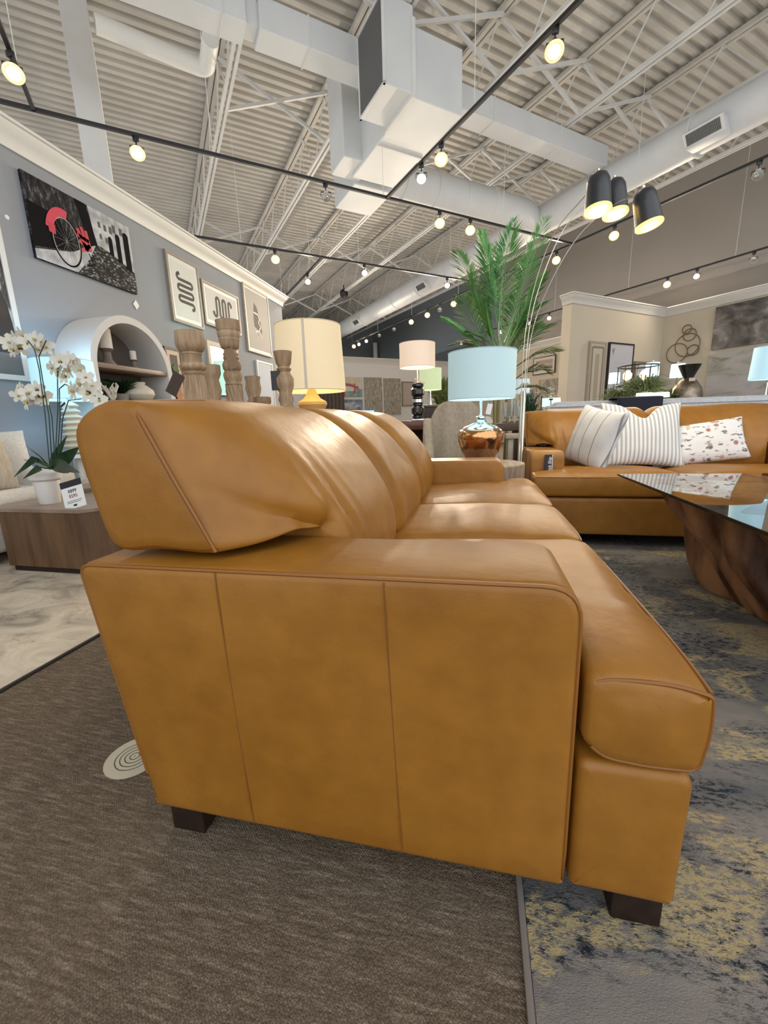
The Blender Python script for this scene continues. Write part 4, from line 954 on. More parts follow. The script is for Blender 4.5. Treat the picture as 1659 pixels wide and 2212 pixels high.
picture('framed_print', 'small bronze framed print behind the cage lamp', PSTUB, [(1366, 779), (1418, 785), (1415, 880), (1362, 880)], TAUPEF, 0.06, mat('pale blue paper', (0.55, 0.60, 0.68), 0.6), dep=0.05, matw=0.05)
FLOW, N, L, b = blank('grey petal photograph', 0.4)
L.new(ramp(N, L, noise_n(N, L, mapn(N, L, (1, 1, 1.3), (0, R(30), 0)), 1.3, 5, 0.5, 2.2), [(0.30, (0.05, 0.045, 0.042)), (0.47, (0.16, 0.145, 0.135)), (0.58, (0.25, 0.23, 0.215)), (0.72, (0.46, 0.44, 0.42))]), b.inputs['Base Color'])
picture('canvas_print', 'big grey close up flower canvas high on the cream wall at right', PBAY, [(1548, 668), (1700, 628), (1700, 735), (1539, 755)], None, 0, FLOW, dep=0.05)
LS, N, L, b = blank('soft coastal painting', 0.7)
L.new(ramp(N, L, noise_n(N, L, mapn(N, L, (0.8, 1, 2.6), (0, R(18), 0)), 1.4, 5, 0.6, 1.0), [(0.34, (0.30, 0.29, 0.20)), (0.46, (0.50, 0.48, 0.46)), (0.60, (0.58, 0.54, 0.52)), (0.75, (0.42, 0.45, 0.56))]), b.inputs['Base Color'])
picture('canvas_painting', 'wide soft coastal painting under the flower canvas, behind the metal vase', PBAY, [(1530, 768), (1700, 742), (1700, 858), (1528, 864)], None, 0, LS, dep=0.05)
# ring sculpture
BRASS = mat('antique brass', (0.20, 0.14, 0.08), 0.35, metal=0.8)
t_ = thing('ring_wall_art', 'wall sculpture of five overlapping brass rings', 'wall art', onp(1480, 745, -BA, -RA+0.03)); t_.rotation_euler = (0, 0, PBAY.rz)
c0 = onp(1480, 745, -BA, -RA+0.03); kk = (c0-CAM).dot(_fw)/F_PX
for (px, py, r_) in ((1462, 763, 20), (1485, 745, 23), (1484, 711, 8.5), (1490, 723, 12), (1497, 756, 10.5)):
    q = onp(px, py, -BA, -RA+0.03)-c0; u_ = q.dot(PBAY.u)
    mb = MB(); mb.tube([(u_+r_*kk*1.05*cos(2*pi*a/40), -0.0004*r_, q.z+r_*kk*sin(2*pi*a/40)) for a in range(40)], 0.010, 8, closed=True); mb.build('ring', BRASS, t_)

# ================================================================ LAMPS
def shade_mat(n, col, e, es): return mat(n, col, 0.8, emit=e, estr=es, bump=0.2, bscale=220)
def table_lamp(label, loc, base_fn, shade_z, r0, r1, h, col, e, es, bulb=None, group=None, seam=False, name='table_lamp', basecol=None):
    t_ = thing(name, label, 'lamp', loc, 0, group)
    m_ = shade_mat('lit linen shade', col, e, es)
    mb = MB(); mb.lathe([(r0, 0), (r1, h), (r1-0.003, h), (r0-0.003, 0.0), (r0, 0)], 48, (0, 0, shade_z), cap=False); s_ = mb.build('lamp_shade', m_, t_)
    mb = MB(); mb.tube([(r0*cos(2*pi*q/48), r0*sin(2*pi*q/48), shade_z+0.002) for q in range(48)], 0.003, 6, closed=True); mb.tube([(r1*cos(2*pi*q/48), r1*sin(2*pi*q/48), shade_z+h-0.002) for q in range(48)], 0.003, 6, closed=True); mb.build('shade_trim', mat('shade trim', tuple(0.8*x for x in col), 0.8, emit=e, estr=es*0.5), s_)
    base_fn(t_)
    mb = MB(); mb.lathe([(0, 0), (0.028, 0.02), (0.034, 0.05), (0.02, 0.09), (0, 0.1)], 16, (0, 0, shade_z+h*0.35)); mb.build('bulb', mat('bulb', (1, 1, 1), 0.4, emit=bulb or e, estr=6), t_)
    l = bpy.data.lights.new('lamp_glow', 'POINT'); l.energy = 7 if r0 > 0.15 else 3; l.color = bulb or e; l.shadow_soft_size = 0.05
    o = bpy.data.objects.new('lamp_glow', l); COL.objects.link(o); o.parent = t_; o.location = (0, 0, shade_z+h*0.5+0.08)
    return t_
CHROME = mat('polished chrome', (0.75, 0.75, 0.76), 0.12, metal=1)
# side table and mercury glass lamp
WOOD = mat('weathered wood', (0.20, 0.135, 0.085), 0.6, col2=(0.32, 0.235, 0.165), nscale=4, stretch=(14, 1.5, 1.5), bump=0.25, bscale=14)
WOODZ = mat('weathered wood upright', (0.20, 0.135, 0.085), 0.6, col2=(0.33, 0.245, 0.17), nscale=4, stretch=(14, 14, 1.3), bump=0.25, bscale=14)
t_ = thing('side_table', 'round pale wood side table between the two leather sofas', 'table', (0.03, 3.15, 0))
mb = MB(); mb.lathe([(0.0, 0.46), (0.30, 0.46), (0.31, 0.47), (0.31, 0.575), (0.305, 0.582), (0, 0.582)], 48); mb.build('table_top', WOOD, t_)
mb = MB(); mb.lathe([(0.22, 0.0), (0.22, 0.03), (0.13, 0.06), (0.11, 0.25), (0.15, 0.46)], 32); mb.build('pedestal', WOODZ, t_)
merc, N, L, b = blank('copper mercury glass', 0.12); b.inputs['Metallic'].default_value = 0.95
sz = N.new('ShaderNodeSeparateXYZ'); L.new(mapn(N, L), sz.inputs[0]); mr = N.new('ShaderNodeMapRange'); mr.inputs[1].default_value = 0.0; mr.inputs[2].default_value = 0.33; L.new(sz.outputs[2], mr.inputs[0])
L.new(ramp(N, L, mr.outputs[0], [(0.0, (0.30, 0.22, 0.17)), (0.45, (0.50, 0.27, 0.13)), (0.72, (0.62, 0.33, 0.14)), (0.80, (0.62, 0.72, 0.74)), (1.0, (0.70, 0.80, 0.82))]), b.inputs['Base Color'])
bumpn(N, L, b, noise_n(N, L, mapn(N, L), 26, 3), 0.25, 0.01)
def merc_base(t_):
    mb = MB(); mb.lathe([(0.0, 0), (0.085, 0.0), (0.105, 0.04), (0.135, 0.10), (0.158, 0.17), (0.163, 0.205), (0.150, 0.24), (0.118, 0.265), (0.068, 0.283), (0.045, 0.295), (0.036, 0.315), (0.0, 0.318)], 48); mb.build('body', merc, t_)
    mb = MB(); mb.lathe([(0.02, 0.315), (0.036, 0.325), (0.036, 0.335), (0.018, 0.34), (0.010, 0.36), (0.010, 0.62), (0, 0.62)], 20); mb.build('neck', CHROME, t_)
table_lamp('large table lamp with pale aqua drum shade and copper mercury glass body', (0.02, 3.10, 0.582), merc_base, 0.455, 0.232, 0.232, 0.315, (0.40, 0.50, 0.51), (0.50, 0.78, 0.86), 0.36, bulb=(0.75, 0.92, 1.0))
t_ = thing('price_tag', 'white price tag dangling under the aqua lampshade', 'tag', (0.075, 2.93, 0.98), rot=(0, R(12), 0))
mb = MB(); mb.box((-0.016, -0.0008, -0.05), (0.018, 0.0008, 0.02)); mb.build('card', WHITE, t_, smooth=False)
mb = MB(); mb.tube([(0, 0, 0.02), (-0.01, 0.02, 0.05), (-0.045, 0.15, 0.06)], 0.001, 5); mb.build('string', BLACK, t_)
# console behind the sofa with pillars and warm lamp
t_ = thing('console_table', 'long console table behind the foreground sofa back', 'table', (-1.13, 2.3, 0))
mb = MB(); mb.box((-0.17, -1.0, 0.70), (0.17, 1.15, 0.75), 0.005); mb.build('table_top', WOOD, t_)
for sx in (-0.14, 0.09):
    for sy in (-0.96, 1.06): mb = MB(); mb.box((sx, sy, 0), (sx+0.05, sy+0.05, 0.70), 0.003); mb.build('leg', DARKWOOD, t_)
PIL = mat('carved sandy wood', (0.29, 0.185, 0.10), 0.65, col2=(0.44, 0.31, 0.19), nscale=6, stretch=(8, 8, 1.2), bump=0.35, bscale=12)
def pillar(label, loc, prof, flute=None, tag_=None, name='pillar_candle_holder', rs=0.66, hs=1.0):
    t_ = thing(name, label, 'candle holder', loc, 0, 'carved wooden pillar candle holders')
    z0, z1, kind = flute or (9, 9, 'v')
    if rs: prof = [(r*rs, z*hs) for r, z in prof]; z0 *= hs; z1 *= hs; flute = flute and (z0, z1, kind)
    low = [(r, z) for r, z in prof if z < z0+1e-6]; mid = [(r, z) for r, z in prof if z0-1e-6 <= z <= z1+1e-6]; top = [(r, z) for r, z in prof if z > z1-1e-6]
    def den(p):
        out = []
        for a, b_ in zip(p, p[1:]):
            k = max(1, int((b_[1]-a[1])/0.012))
            for i in range(k): t = i/k; out.append((a[0]*(1-t)+b_[0]*t, a[1]*(1-t)+b_[1]*t))
        return out+[p[-1]]
    if flute:
        if len(low) > 1: mb = MB(); mb.lathe(low, 40); mb.build('foot', PIL, t_)
        mb = MB()
        if kind == 'v': mb.lathe(den(mid), 160, fn=lambda r, z, a: r*(1-0.11*abs(sin(a*13))))
        else: mb.lathe(den(mid), 120, fn=lambda r, z, a: r*(1-0.17*abs(sin(a*6+z*38))))
        mb.build('fluted_shaft', PIL, t_, ang=60)
        mb = MB(); mb.lathe(top, 40); mb.build('turned_head', PIL, t_, ang=50)
    else: mb = MB(); mb.lathe(prof, 40); mb.build('turned_body', PIL, t_, ang=50)
    rt = top[-1][0] if flute else prof[-1][0]; zt = (top if flute else prof)[-1][1]
    mb = MB(); mb.lathe([(rt-0.004, zt-0.001), (rt-0.006, zt+0.0015), (0, zt+0.0015)], 32); mb.build('cup_rim', BLACK, t_)
    if tag_:
        x, y, z, m_, ang = tag_
        mb = MB(Matrix.Translation((x, y, z)) @ Matrix.Rotation(ang, 4, 'Y') @ Matrix.Rotation(R(12), 4, 'Z')); mb.box((-0.022, -0.001, -0.045), (0.022, 0.001, 0.045)); g = mb.build('paper_tag', m_, t_, smooth=False)
        mb = MB(); mb.tube([(x*0.3, y*0.6, z+0.06), (x, y, z+0.04)], 0.001, 5); mb.build('string', BLACK, g)
    return t_
KR = mat('kraft tag', (0.24, 0.15, 0.09), 0.8); DT = mat('dark card', (0.05, 0.03, 0.02), 0.6)
# (x,y) chosen on the console top, z from the photographed heights
zc = 0.75
def onc(px, X): p = atx(px, 860, X); return (X, p.y, zc)
pillar('stoutest carved pillar with vertical fluting and flat wide cup, leftmost', onc(425, -1.10), [(0.075, 0), (0.082, 0.01), (0.074, 0.03), (0.068, 0.06), (0.040, 0.355), (0.043, 0.362), (0.036, 0.368), (0.047, 0.376), (0.051, 0.386), (0.047, 0.396), (0.036, 0.402), (0.036, 0.428), (0.039, 0.432), (0.037, 0.438), (0.046, 0.446), (0.053, 0.458), (0.055, 0.472), (0.052, 0.512), (0.051, 0.515)], (0.06, 0.355, 'v'), (-0.06, -0.04, 0.32, DT, R(35)), rs=1.0)
pillar('tallest carved pillar with spiral grooves and ornate collar', onc(508, -1.16), [(0.07, 0), (0.078, 0.01), (0.06, 0.04), (0.048, 0.08), (0.040, 0.35), (0.036, 0.358), (0.040, 0.37), (0.044, 0.39), (0.041, 0.405), (0.035, 0.412), (0.041, 0.42), (0.044, 0.44), (0.037, 0.455), (0.033, 0.462), (0.037, 0.47), (0.033, 0.478), (0.036, 0.49), (0.028, 0.498), (0.028, 0.508), (0.040, 0.516), (0.044, 0.53), (0.047, 0.55), (0.049, 0.556), (0.047, 0.560), (0.050, 0.566), (0.052, 0.585), (0.049, 0.590), (0.053, 0.596), (0.055, 0.638)], (0.08, 0.35, 's'), (0.035, -0.055, 0.46, KR, R(-18)), rs=1.0)
pillar('slender turned pillar with faceted cup, in front of the warm lampshade', (-0.92, atx(618, 860, -0.92).y, zc), [(0.05, 0), (0.055, 0.02), (0.03, 0.06), (0.032, 0.18), (0.042, 0.22), (0.028, 0.25), (0.036, 0.27), (0.028, 0.30), (0.040, 0.335), (0.042, 0.37), (0.026, 0.40), (0.034, 0.415), (0.026, 0.425), (0.034, 0.44), (0.042, 0.495)], None, (-0.03, -0.035, 0.36, BLACK, 0), rs=1.05)
pillar('small twisted pillar half hidden between the two big ones', onc(462, -1.24), [(0.06, 0), (0.05, 0.05), (0.04, 0.2), (0.05, 0.26), (0.038, 0.29), (0.05, 0.34), (0.04, 0.39), (0.055, 0.42), (0.055, 0.46)], rs=0.8, hs=0.95)
pillar('medium turned pillar just right of the tallest one', onc(549, -1.26), [(0.06, 0), (0.05, 0.05), (0.036, 0.12), (0.036, 0.24), (0.045, 0.27), (0.034, 0.30), (0.048, 0.335), (0.034, 0.36), (0.05, 0.42), (0.044, 0.47), (0.05, 0.50)], rs=0.9, hs=0.85)
pillar('shortest turned pillar with dark rim, left of the warm lampshade', onc(566, -1.10), [(0.06, 0), (0.05, 0.05), (0.032, 0.12), (0.044, 0.19), (0.046, 0.21), (0.034, 0.24), (0.050, 0.27), (0.050, 0.295)], rs=0.9)
def cone_base(t_):
    m_ = mat('ochre carved lamp base', (0.60, 0.34, 0.10), 0.55, col2=(0.72, 0.48, 0.18), nscale=6)
    mb = MB(); mb.lathe([(0.10, 0), (0.11, 0.01), (0.05, 0.08), (0.055, 0.20), (0.095, 0.275), (0.092, 0.292), (0.055, 0.315), (0.035, 0.345), (0.02, 0.385), (0, 0.39)], 32); mb.build('base', m_, t_)
    mb = MB(); mb.lathe([(0.012, 0.37), (0.012, 0.58), (0, 0.58)], 12); mb.build('stem', mat('brass stem', (0.6, 0.42, 0.15), 0.3, metal=0.7), t_)
pw = (-1.06, atx(668, 860, -1.06).y+0.05)
wl_ = table_lamp('large warm cream lampshade with a vertical seam, on the console behind the sofa', (pw[0], pw[1], zc), cone_base, 0.358, 0.222, 0.205, 0.400, (0.52, 0.44, 0.31), (1.0, 0.76, 0.43), 0.46, bulb=(1.0, 0.72, 0.35))
mb = MB(); mb.grid(lambda u, v: ((0.2225-0.017*v)*cos(R(-78)+u*0.075), (0.2225-0.017*v)*sin(R(-78)+u*0.075), 0.358+0.4*v), 2, 8); mb.build('seam_strip', mat('shade seam', (0.40, 0.35, 0.30), 0.8, emit=(1, 0.8, 0.6), estr=0.2), wl_)
# black stacked lamp on dark wood table
bt = thing('console_table', 'reddish dark wood table carrying the black stacked lamp', 'table', (-0.76, 5.0, 0), R(5))
RW = mat('red brown polished wood', (0.10, 0.03, 0.015), 0.3, col2=(0.17, 0.06, 0.03), nscale=5, stretch=(2, 12, 12))
mb = MB(); mb.box((-0.28, -0.22, 0.80), (0.32, 0.22, 0.905), 0.012); mb.build('table_top', RW, bt)
for sx in (-0.24, 0.22):
    for sy in (-0.18, 0.12): mb = MB(); mb.box((sx, sy, 0), (sx+0.05, sy+0.05, 0.80), 0.004); mb.build('leg', DARKWOOD, bt)
mb = MB(); mb.box((-0.22, 0.12, 0.1), (0.26, 0.16, 0.8)); mb.build('back_panel', DARKWOOD, bt, smooth=False)
BG = mat('glossy black ceramic', (0.006, 0.006, 0.008), 0.08, coat=0.5)
def black_base(t_):
    mb = MB(); mb.box((-0.085, -0.085, 0), (0.085, 0.085, 0.02), 0.004); mb.build('base_plate', CHROME, t_)
    z = 0.02
    for k, (h, r_) in enumerate([(0.05, 0.066), (0.10, 0.078), (0.035, 0.062)]): mb = MB(); mb.lathe([(r_*0.75, z), (r_, z+h*0.25), (r_, z+h*0.75), (r_*0.75, z+h)], 28); mb.build('stacked_bead', BG, t_); z += h
    mb = MB(); mb.lathe([(0.06, z), (0.066, z+0.005), (0.066, z+0.04), (0.06, z+0.045)], 24); mb.build('mirror_band', CHROME, t_); z += 0.045
    for k, (h, r_) in enumerate([(0.03, 0.062), (0.10, 0.078), (0.05, 0.07)]): mb = MB(); mb.lathe([(r_*0.75, z), (r_, z+h*0.25), (r_, z+h*0.75), (r_*0.75, z+h)], 28); mb.build('stacked_bead', BG, t_); z += h
    mb = MB(Matrix.Translation((0.03, -0.05, z+0.015)) @ Matrix.Rotation(R(28), 4, 'Y')); mb.box((-0.06, -0.03, -0.008), (0.06, 0.01, 0.010)); mb.build('gilt_collar', mat('pale gilt', (0.75, 0.66, 0.45), 0.4), t_, smooth=False)
    mb = MB(); mb.lathe([(0.02, z), (0.008, z+0.02), (0.008, z+0.3), (0, z+0.3)], 14); mb.build('neck', CHROME, t_)
table_lamp('black stacked ceramic lamp with peach drum shade', (-0.695, 5.0, 0.905), black_base, 0.600, 0.205, 0.205, 0.265, (0.60, 0.48, 0.40), (1.0, 0.76, 0.56), 0.50, bulb=(1.0, 0.85, 0.6))
def plain_base(hh, m_=None):
    def f(t_):
        mb = MB(); mb.lathe([(0.09, 0), (0.09, 0.015), (0.02, 0.03), (0.05, hh*0.4), (0.015, hh*0.8), (0.008, hh+0.12), (0, hh+0.12)], 20); mb.build('base', m_ or CHROME, t_)
    return f
def stand(px, py, Y, hz, sz, label, r_=0.25, col=None):
    p = aty(px, py, Y); t_ = thing('accent_table', label, 'table', (p.x, p.y, 0))
    mb = MB(); mb.lathe([(0, hz-0.03), (r_, hz-0.03), (r_, hz), (0, hz)], 28); mb.build('table_top', col or WOOD, t_)
    mb = MB(); mb.lathe([(r_*0.7, 0), (r_*0.7, 0.02), (0.04, 0.05), (0.04, hz-0.03)], 16); mb.build('pedestal', DARKWOOD, t_)
    return p
p = stand(930, 860, 6.5, 0.80, 0, 'small round table under the pale green lampshade', 0.22)
table_lamp('pale green lampshade partly hidden behind the black lamp', (p.x, p.y, 0.80), plain_base(0.52), 0.555, 0.165, 0.165, 0.31, (0.50, 0.56, 0.36), (0.80, 0.95, 0.55), 0.45)
p = stand(490, 850, 5.5, 0.70, 0, 'small table far behind the carved pillars', 0.22)
table_lamp('mint lampshade glimpsed between the two big pillars', (p.x, p.y, 0.70), plain_base(0.6), 0.66, 0.155, 0.135, 0.43, (0.40, 0.62, 0.56), (0.55, 1.0, 0.85), 0.55, bulb=(0.6, 1, 0.9))
p = stand(792, 900, 9.0, 0.62, 0, 'low table under the small blue lampshade by the far wall', 0.25)
table_lamp('small sky blue lampshade just above the sofa back, before the mottled panels', (p.x, p.y, 0.62), plain_base(0.30), 0.30, 0.17, 0.165, 0.24, (0.42, 0.62, 0.78), (0.50, 0.85, 1.0), 0.6, bulb=(0.6, 0.9, 1))
# white flowers by it
def posy(label, loc, col, n=14, r_=0.18, h=0.25, name='flower_arrangement', green=(0.08, 0.14, 0.05)):
    t_ = thing(name, label, 'flowers', loc); random.seed(len(label))
    mb = MB(); mb.lathe([(0.05, 0), (0.08, 0.06), (0.05, 0.14), (0.045, 0.14), (0.0, 0.12)], 18); mb.build('vase', WHITE, t_)
    M1 = mat('petals', col, 0.7); M2 = mat('stems', green, 0.7)
    for k in range(n):
        a = random.uniform(0, 2*pi); rr = random.uniform(0.2, 1)*r_; z = h*random.uniform(0.6, 1.0); c = Vector((rr*cos(a), rr*sin(a), z))
        mb = MB(); mb.tube([(0, 0, 0.1), (c.x*0.5, c.y*0.5, z*0.7), c], 0.003, 5); mb.build('stem', M2, t_)
        mb = MB()
        for q in range(5):
            b0_ = 2*pi*q/5; d = Vector((cos(b0_), sin(b0_), 0.5)).normalized(); s_ = 0.035
            mb.poly([c, c+d*s_*0.6+Vector((-d.y, d.x, 0))*s_*0.5, c+d*s_*1.3, c+d*s_*0.6-Vector((-d.y, d.x, 0))*s_*0.5], 0.002, Vector((0, 0, -1)))
        mb.build('bloom', M1, t_, smooth=False)
    return t_
p = aty(728, 895, 8.2); stp = stand(728, 895, 8.2, 0.66, 0, 'low round table with white blossom by the far wall', 0.3)
posy('spray of white blossom just above the middle of the sofa back', (p.x, p.y, 0.66), (0.72, 0.70, 0.68), 22, 0.34, 0.34)

# arc floor lamp
BLK2 = mat('matt black shade', (0.025, 0.026, 0.032), 0.35, coat=0.2); GOLD = mat('gold lining', (0.75, 0.55, 0.15), 0.3, metal=0.6, emit=(1.0, 0.78, 0.30), estr=0.9)
STEEL = mat('brushed nickel', (0.66, 0.62, 0.54), 0.28, metal=0.95)
af = thing('arc_floor_lamp', 'tall arc floor lamp with three black dome shades and thin curved rods', 'floor lamp', (0.345, 3.52, 0))
mb = MB(); mb.lathe([(0.0, 0), (0.15, 0), (0.155, 0.02), (0.15, 0.035), (0.0, 0.04)], 32); mb.build('base', STEEL, af)
for dx, dy in ((-0.012, 0), (0.011, 0.012), (0.006, -0.012)):
    mb = MB(); mb.lathe([(0.0115, 0.03), (0.0115, 1.06 if dx > 0.01 else 1.10), (0.008, 1.07 if dx > 0.01 else 1.11), (0, 1.11)], 16, (dx, dy, 0)); mb.build('tube', STEEL, af)
def arc(pxs, Y0, Y1, hd, shape):
    P = []
    n = len(pxs)
    for k, (x, y) in enumerate(pxs): P.append(aty(x, y, Y0+(Y1-Y0)*(k/(n-1))**1.3))
    sm = []
    for i in range(n-1):
        p0, p1, p2, p3 = P[max(0, i-1)], P[i], P[i+1], P[min(n-1, i+2)]
        for j_ in range(6):
            t = j_/6; sm.append(0.5*((2*p1)+(p2-p0)*t+(2*p0-5*p1+4*p2-p3)*t*t+(3*p1-p0-3*p2+p3)*t**3))
    sm.append(P[-1]); o = Vector((0.345, 3.52, 0))
    mb = MB(); mb.tube([p-o for p in sm], 0.0030, 8); r_ = mb.build('rod', STEEL, af)
    c, ax = hd; ax = Vector(ax).normalized(); s = shape
    mt = ax.to_track_quat('-Z', 'Y').to_matrix().to_4x4(); mt.translation = c-o
    mb = MB(mt); mb.lathe([(0.0, 0.105*s), (0.03*s, 0.102*s), (0.055*s, 0.085*s), (0.068*s, 0.055*s), (0.072*s, 0.0), (0.078*s, -0.115*s), (0.076*s, -0.115*s), (0.066*s, 0.02*s), (0.0, 0.08*s)], 36, cap=False); sh = mb.build('lamp_shade', BLK2, af)
    mb = MB(mt); mb.lathe([(0.079*s, -0.125*s), (0.081*s, -0.12*s), (0.079*s, -0.108*s), (0.074*s, -0.108*s), (0.073*s, -0.125*s), (0.079*s, -0.125*s)], 36, cap=False); mb.build('gold_rim', GOLD, sh)
    mb = MB(mt); mb.lathe([(0.075*s, -0.12*s), (0.07*s, -0.04*s), (0.05*s, 0.01*s), (0, 0.02*s)], 32, cap=False); mb.build('gold_lining', GOLD, sh)
    mb = MB(mt); mb.lathe([(0.0, -0.075*s), (0.03*s, -0.065*s), (0.038*s, -0.04*s), (0.0, 0.0)], 20); mb.build('bulb', mat('lit bulb', (1, 1, 1), 0.4, emit=(1.0, 0.95, 0.80), estr=45), sh)
    mb = MB(mt); mb.lathe([(0.012, 0.10*s), (0.012, 0.125*s), (0, 0.13*s)], 12); mb.build('cap', STEEL, sh)
    l = bpy.data.lights.new('arc_lamp_light', 'SPOT'); l.energy = 14; l.spot_size = R(110); l.spot_blend = 0.6; l.color = (1, 0.9, 0.72); l.shadow_soft_size = 0.03
    q = bpy.data.objects.new('arc_lamp_light', l); COL.objects.link(q); q.parent = af; q.location = c-o+ax*0.135*s; q.rotation_euler = ax.to_track_quat('-Z', 'Y').to_euler()
YA = 3.2
arc([(1122, 1000), (1126, 860), (1135, 720), (1160, 600), (1200, 500), (1262, 425), (1280, 395)], 3.52, YA, (aty(1292, 412, YA), (0.04, -0.12, -1)), 1.0)
arc([(1125, 1000), (1132, 860), (1142, 720), (1168, 610), (1215, 500), (1275, 430), (1320, 398)], 3.53, 3.38, (aty(1328, 423, 3.38), (0.08, -0.12, -1)), 0.98)
arc([(1128, 1000), (1135, 860), (1147, 730), (1185, 620), (1250, 510), (1330, 440), (1375, 425)], 3.54, 3.15, (aty(1396, 446, 3.15), (0.22, -0.08, -1)), 0.96)

# ================================================================ PALM AND PLANTS
LEAF = mat('palm green', (0.07, 0.22, 0.05), 0.5, col2=(0.17, 0.34, 0.10), nscale=5); LEAF2 = mat('fresh palm green', (0.08, 0.30, 0.08), 0.45, col2=(0.17, 0.42, 0.13), nscale=5)
LEAF3 = mat('olive leaf', (0.10, 0.13, 0.04), 0.55, col2=(0.16, 0.19, 0.07), nscale=7); DARKLEAF = mat('dark leaf', (0.012, 0.04, 0.015), 0.4, col2=(0.03, 0.07, 0.03), nscale=9)
STEM = mat('cane stem', (0.16, 0.17, 0.06), 0.6, col2=(0.24, 0.2, 0.1), nscale=12)
def frond(parent, p0, p1, bend, m_, ll=0.3, nl=30, wd=0.016, name='frond', droop=0.12, start=0.28):
    p0 = Vector(p0); p1 = Vector(p1); ctrl = (p0+p1)/2+Vector(bend); mb = MB(); pts = []
    for k in range(nl+1):
        t = k/nl; pts.append(p0*(1-t)**2+ctrl*2*t*(1-t)+p1*t*t)
    mb.tube(pts, [0.007*(1-k/nl)+0.0015 for k in range(nl+1)], 5)
    for k in range(int(nl*start), nl+1):
        t = (k/nl-start)/(1-start); p = pts[k]; d = (pts[min(k+1, nl)]-pts[max(k-1, 0)]).normalized()
        side = d.cross(Vector((0, -0.35, 1)))
        if side.length < 0.05: side = d.cross(Vector((0, 1, 0)))
        side.normalize(); L_ = ll*(sin(pi*min(1, t*0.86+0.14))**0.6)*random.uniform(0.85, 1.1)
        for s_ in (-1, 1):
            dr = (side*s_*0.75+d*(0.55+0.55*t)+Vector((0, 0, random.uniform(-0.05, 0.1)))).normalized()
            mid = p+dr*L_*0.5; tip = p+dr*L_+Vector((0, 0, -droop*L_*random.uniform(0.5, 1.2)))
            w_ = dr.cross(Vector((random.uniform(-.4, .4), random.uniform(-.7, .2), 1))).normalized()*wd*0.5
            a = mb.v(p); b1 = mb.v(mid+w_); b2 = mb.v(mid-w_); c_ = mb.v(tip); mb.f((a, b1, c_, b2))
    return mb.build(name, m_, parent, smooth=False)
random.seed(21)
PY = 4.9
pc = Vector((0.25, PY, 0))
palm = thing('potted_palm', 'tall green palm between the aqua lamp and the arc lamp', 'plant', (0.25, PY, 0))
mb = MB(); mb.lathe([(0.16, 0), (0.20, 0.30), (0.21, 0.32), (0.19, 0.32), (0.18, 0.28), (0, 0.28)], 28); mb.build('pot', mat('dark planter', (0.05, 0.045, 0.04), 0.6), palm)
for k in range(3):
    a = 2.1*k; mb = MB(); mb.tube([(0.05*cos(a), 0.05*sin(a), 0.25), (0.07*cos(a), 0.07*sin(a), 0.9), (0.04*cos(a), 0.05*sin(a), 1.5)], 0.018, 8); mb.build('cane', STEM, palm)
FR = [((1080, 760), (1110, 475), (-20, 0), .34, 1), ((1085, 740), (1178, 468), (10, 0), .26, 1), ((1075, 740), (985, 540), (-5, -10), .30, 0), ((1075, 760), (1018, 600), (-20, -20), .32, 0),
      ((1085, 760), (1058, 530), (-10, 0), .34, 0), ((1090, 740), (1140, 560), (15, 0), .30, 1), ((1090, 760), (1172, 600), (10, -20), .34, 0), ((1080, 780), (1160, 660), (10, -20), .32, 0),
      ((1075, 790), (1000, 640), (-20, -10), .30, 0), ((1070, 790), (958, 688), (-10, -20), .24, 1), ((1090, 800), (1175, 705), (10, -20), .30, 0), ((1095, 810), (1196, 760), (10, -20), .26, 2),
      ((1100, 830), (1180, 800), (10, -20), .24, 2), ((1070, 780), (975, 745), (0, -25), .22, 2), ((1085, 720), (1040, 500), (-5, 0), .30, 1), ((1085, 700), (1095, 530), (0, 0), .34, 0),
      ((1085, 770), (1120, 640), (10, 0), .34, 0), ((1075, 770), (1050, 650), (-10, 0), .34, 0), ((1090, 790), (1140, 700), (10, -8), .32, 2), ((1100, 850), (1170, 840), (5, -15), .2, 2), ((1080, 760), (1005, 720), (0, -10), .22, 0)]
for k, (a, b_, bd, ll, mi) in enumerate(FR):
    Yv = PY+((k*37) % 11-5)*0.05
    p0 = aty(a[0], a[1], PY); p1 = aty(b_[0], b_[1], Yv); pb = Vector((bd[0]*0.005, 0, -bd[1]*0.006+0.03))
    frond(palm, p0-pc, p1-pc, pb, [LEAF, LEAF2, LEAF3][mi], ll, 50, 0.017)
# smaller spiky plant lit by the aqua lamp
sp = Vector((0.06, 3.75, 0)); pt = aty(1070, 765, 3.75); sp.x = pt.x
t_ = thing('spiky_plant', 'bright green spiky plant poking up behind the aqua lampshade', 'plant', sp)
mb = MB(); mb.lathe([(0.10, 0), (0.13, 0.24), (0.11, 0.24), (0, 0.22)], 24); mb.build('pot', mat('grey planter', (0.25, 0.24, 0.22), 0.7), t_)
mb = MB(); mb.tube([(0, 0, 0.2), (0.01, 0, 0.8), (0, 0, 1.2)], 0.014, 8); mb.build('cane', STEM, t_)
base = Vector((0, 0, 1.20)); random.seed(5)
for k in range(46):
    a = random.uniform(0, 2*pi); el = random.uniform(0.25, 1.45); L_ = random.uniform(0.18, 0.30); d = Vector((cos(a)*cos(el), sin(a)*cos(el), sin(el)))
    w_ = d.cross(Vector((0.2, -1, 0.3))).normalized()*0.006; mb = MB(); q = [base, base+d*L_*0.5+w_, base+d*L_, base+d*L_*0.5-w_]; mb.poly(q, 0.0008); mb.build('blade', LEAF2, t_, smooth=False)

